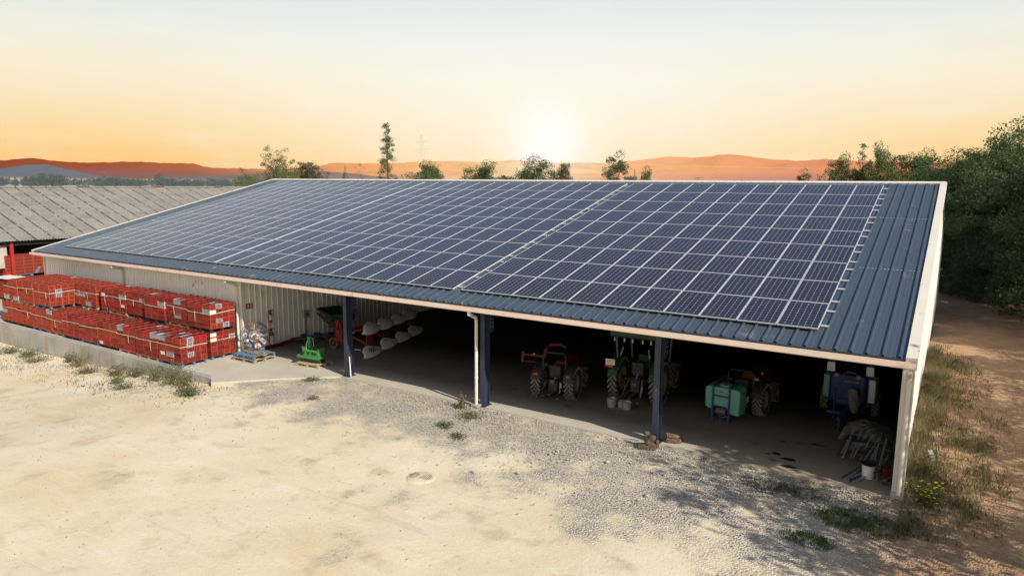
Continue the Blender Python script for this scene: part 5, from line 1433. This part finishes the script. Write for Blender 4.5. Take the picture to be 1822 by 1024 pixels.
grass('dry_stubble', 'short sparse dry stubble at foot of the retaining wall', scatter(2300,(-38,-19.5),(-6.6,-3.6),lambda x,y: .5+.5*math.sin(x*1.9)*math.cos(y*2.1+x) if y > -6.2+.02*(x+38)**1 else .2, 61) , .02,.11, ['weed_dry','weed_pale','weed_green'], [.5,.25,.25], 62, .012)
st = [o for o in bpy.data.objects if o.name.startswith('dry_stubble')][0]
co_ = np.empty(len(st.data.vertices)*3, dtype=np.float32); st.data.vertices.foreach_get('co', co_); co_ = co_.reshape(-1,3); co_[:,2] += ground_z(co_[:,0], co_[:,1]) + .03; st.data.vertices.foreach_set('co', co_.ravel())

# ----------------------------------------------------------------- loose stones, drain, block
def stones():
    rng = np.random.default_rng(71)
    ico = [(0,0,1)] + [(.894*cos(a),.894*sin(a),.447) for a in np.arange(5)*2*pi/5] + [(.894*cos(a),.894*sin(a),-.447) for a in (np.arange(5)+.5)*2*pi/5] + [(0,0,-1)]
    ico = np.array(ico); F = []
    for k in range(5):
        j = (k+1)%5; F += [(0,1+k,1+j),(1+k,6+k,1+j),(1+j,6+k,6+j),(6+k,11,6+j)]
    F = np.array(F); Vs, Fs = [], []; n = 0
    def put(x, y, s):
        nonlocal n
        sc = s*rng.uniform(.6,1.2,3)*np.array([1.2,1,.7]); a = rng.uniform(0,2*pi)
        v = ico*sc*(1+rng.normal(0,.13,(12,1))); v = np.stack([v[:,0]*cos(a)-v[:,1]*sin(a), v[:,0]*sin(a)+v[:,1]*cos(a), v[:,2]],1)
        Vs.append(v + np.array([x,y,gz(x,y)+.018+s*.25])); Fs.append(F+12*n); n += 1
    while n < 5200:
        x, y = rng.uniform(-20,2.2), -.55-abs(rng.normal(0,2.0))
        if y < -8 or (x < -17 and y > -1.2-.6*(-17-x)): continue
        if vnoise(x*.8, y*.9) < rng.uniform(-1.0,.7): continue
        put(x, y, min(.045, .011+abs(rng.normal(0,.009))))
    while n < 6400:
        x, y = rng.uniform(-30,3), rng.uniform(-15,-3)
        put(x, y, min(.05, .009+abs(rng.normal(0,.008))))
    for _ in range(16): put(rng.uniform(-8,1.5), rng.uniform(-6,-1), rng.uniform(.04,.075))
    g = NT('loose_stone'); oi = g.noise(g.pos(), 22, 2)
    g.pbr(g.ramp(oi, [(.3,(.22,.195,.165)),(.5,(.43,.39,.33)),(.7,(.62,.57,.49))]), .9, 0, None, .2)
    tag(link('loose_stones', npmesh('loose_stones', np.concatenate(Vs), np.concatenate(Fs), g.mat)), 'loose grey stones strewn over the gravel before the hangar', 'stones', None, 'stuff')
stones()
M['drain_dust'] = paint('dust_covered_iron', (.66,.55,.39), .95, 0, .2, 3, (.46,.33,.24), .35, .3)
d = thing('drain_grate', 'rusty perforated drain cover half buried in the yard', 'drain cover', (-8.47,-6.05,0), .25)
mb = MB(); mb.lathe([(0,.004),(.20,.002),(.34,-.022),(.40,-.05)], n=28); obj('cover', mb, M['drain_dust'], d, bevel=.004)
mb = MB()
for cx in (-.18,.18):
    for i in range(5):
        for j in range(5):
            if (i-2)**2+(j-2)**2 < 7: mb.lathe([(0,.0075),(.017,.0075)], (cx+(i-2)*.052,(j-2)*.07,0), 'Z', 8)
h_ = obj('holes', mb, M['black'], d)
mb = MB(); mb.box((0,0,.19),(.10,.34,.38)); o = obj('concrete_block', mb, M['conc_wall']); o.location = (2.84,2.45,-.03); o.rotation_euler = (.0,-.25,.2)
tag(o, 'pale concrete block leaning in the dry grass by right wall', 'block')

# ----------------------------------------------------------------- far hills, pylon
def hills(name, prof, D0, D1, cols, low, seed, haze, thr=(.25,.75)):
    """ridge profile given as (azimuth, elevation) in degrees, at distance D1"""
    az = np.linspace(prof[0][0], prof[-1][0], 420)
    el = np.interp(az, [p[0] for p in prof], [p[1] for p in prof])
    rng = np.random.default_rng(seed); n1 = np.convolve(rng.normal(size=460), np.ones(9)/9, 'same')[:420]; n2 = rng.normal(size=420)
    el = np.maximum(el + .06*n1 + .012*n2, .05)
    rows = 9; V = []
    for k in range(rows):
        t = k/(rows-1); D = D0 + (D1-D0)*t
        h = (np.tan(np.radians(el))*D1+7.6)*(t**1.4)*(1 + (0 if k == rows-1 else .12)*np.interp(np.arange(420), np.arange(0,420,7), rng.normal(size=60)))
        V.append(np.stack([np.sin(np.radians(az))*D, np.cos(np.radians(az))*D, h-.2], 1))
    back = V[-1].copy(); back[:,:2] *= 1.25; back[:,2] = -5; V.append(back); rows += 1
    i = np.arange(rows-1)[:,None]*420 + np.arange(419)[None,:]
    Fq = np.stack([i,i+1,i+421,i+420],-1).reshape(-1,4)
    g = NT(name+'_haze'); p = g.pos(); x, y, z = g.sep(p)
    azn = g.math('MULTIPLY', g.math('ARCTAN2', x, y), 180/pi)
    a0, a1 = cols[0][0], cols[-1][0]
    c = g.ramp(g.math('DIVIDE', g.math('SUBTRACT', azn, a0), a1-a0), [((a-a0)/(a1-a0), lin(c)) for a, c in cols])  # tint by azimuth, paler where the sun glow is painted in
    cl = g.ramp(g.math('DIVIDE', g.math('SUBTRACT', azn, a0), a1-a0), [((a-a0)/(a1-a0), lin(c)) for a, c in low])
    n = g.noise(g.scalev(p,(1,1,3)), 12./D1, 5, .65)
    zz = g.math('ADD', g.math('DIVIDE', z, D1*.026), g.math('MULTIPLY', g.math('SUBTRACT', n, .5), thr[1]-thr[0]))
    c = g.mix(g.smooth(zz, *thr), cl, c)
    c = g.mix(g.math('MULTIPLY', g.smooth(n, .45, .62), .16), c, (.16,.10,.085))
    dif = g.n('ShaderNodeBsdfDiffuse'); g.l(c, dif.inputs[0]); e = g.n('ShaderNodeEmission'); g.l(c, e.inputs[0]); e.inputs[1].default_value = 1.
    m = g.n('ShaderNodeMixShader'); m.inputs[0].default_value = 1-(1-haze)*.5; g.l(dif.outputs[0], m.inputs[1]); g.l(e.outputs[0], m.inputs[2]); g.l(m.outputs[0], g.out.inputs[0])  # emission share paints airlight into the slopes
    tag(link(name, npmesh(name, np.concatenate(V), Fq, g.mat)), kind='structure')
mount = [(-85,1.0),(-73.1,.95),(-68.84,1.24),(-67.14,1.47),(-65.08,1.26),(-63.76,1.21),(-61.86,1.33),(-58.81,1.31),(-57.31,1.34),(-56.18,1.03),(-53.82,.99),(-50.97,.99),(-48.44,1.19),(-46.71,1.53),(-44.97,1.51),(-42.32,1.59),(-39.62,1.75),(-36.43,1.79),(-34.14,1.76),(-32.99,1.95),(-31.39,1.83),(-28.18,1.72),(-24.1,1.78),(-22.32,1.96),(-20.35,2.27),(-17.97,2.22),(-15.85,2.43),(-14.18,2.3),(-12.13,2.03),(-10.53,1.9),(-8.6,2.05),(-7.46,1.92),(-2.1,1.76),(3.42,1.63),(16,1.5)]
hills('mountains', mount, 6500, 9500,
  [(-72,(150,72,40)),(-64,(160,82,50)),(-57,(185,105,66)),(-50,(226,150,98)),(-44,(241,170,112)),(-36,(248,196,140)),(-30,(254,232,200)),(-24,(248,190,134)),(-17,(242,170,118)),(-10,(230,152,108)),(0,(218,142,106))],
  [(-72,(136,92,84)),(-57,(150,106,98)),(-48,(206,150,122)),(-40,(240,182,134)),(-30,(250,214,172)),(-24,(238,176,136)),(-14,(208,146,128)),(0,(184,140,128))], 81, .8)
blue = [(-85,.2),(-73.15,.3),(-68.88,.73),(-67.64,1.01),(-66.54,1.07),(-65.44,.79),(-63.65,.36),(-61.41,.15),(-57.74,.35),(-54.24,.52),(-50.98,.77),(-48.45,.89),(-45.87,.74),(-42.34,.36),(-38.,.1)]
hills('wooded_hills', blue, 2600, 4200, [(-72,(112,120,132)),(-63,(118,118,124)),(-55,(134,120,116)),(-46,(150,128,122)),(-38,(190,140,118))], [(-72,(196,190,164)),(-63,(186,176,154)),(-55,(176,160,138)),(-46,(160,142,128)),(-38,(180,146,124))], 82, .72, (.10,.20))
py = thing('pylon', 'faint thin lattice pylon in the haze right of the tall poplar', 'pylon', (-265.5,300,0))
mb = MB(); H = 36.
for sx in (-1,1):
    for sy in (-1,1): mb.bar((sx*2.6,sy*2.6,0),(sx*.4,sy*.4,H),.16,.16)
for k in range(8):
    z0, z1 = H*k/8, H*(k+1)/8; w0, w1 = 2.6-2.2*k/8, 2.6-2.2*(k+1)/8
    for s in (-1,1): mb.bar((-w0,s*w0,z0),(w1,s*w1,z1),.1,.1); mb.bar((s*w0,-w0,z0),(s*w1,w1,z1),.1,.1)
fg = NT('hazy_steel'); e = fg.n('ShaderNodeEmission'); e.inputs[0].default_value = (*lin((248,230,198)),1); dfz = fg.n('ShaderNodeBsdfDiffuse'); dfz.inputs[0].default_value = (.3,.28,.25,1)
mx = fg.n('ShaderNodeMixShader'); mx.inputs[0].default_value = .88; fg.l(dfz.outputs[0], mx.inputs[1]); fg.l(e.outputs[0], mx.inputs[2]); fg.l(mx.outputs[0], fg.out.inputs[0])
obj('lattice', mb, fg.mat, py)
for z, w in ((27,6),(31.5,5)):
    mb = MB(); mb.bar((-w,0,z),(w,0,z+.3),.25,.3); obj('arm', mb, fg.mat, py)
mb = MB(); P = []
for t in np.linspace(0,1,24): P.append((-265+215*t, 300-12*t, 26.-11*t-26*t*(1-t)*.3))
mb.tube(P, .035, 4); tag(obj('power_line', mb, fg.mat), 'faint power line sagging across the sky before the sun glow', 'power line')
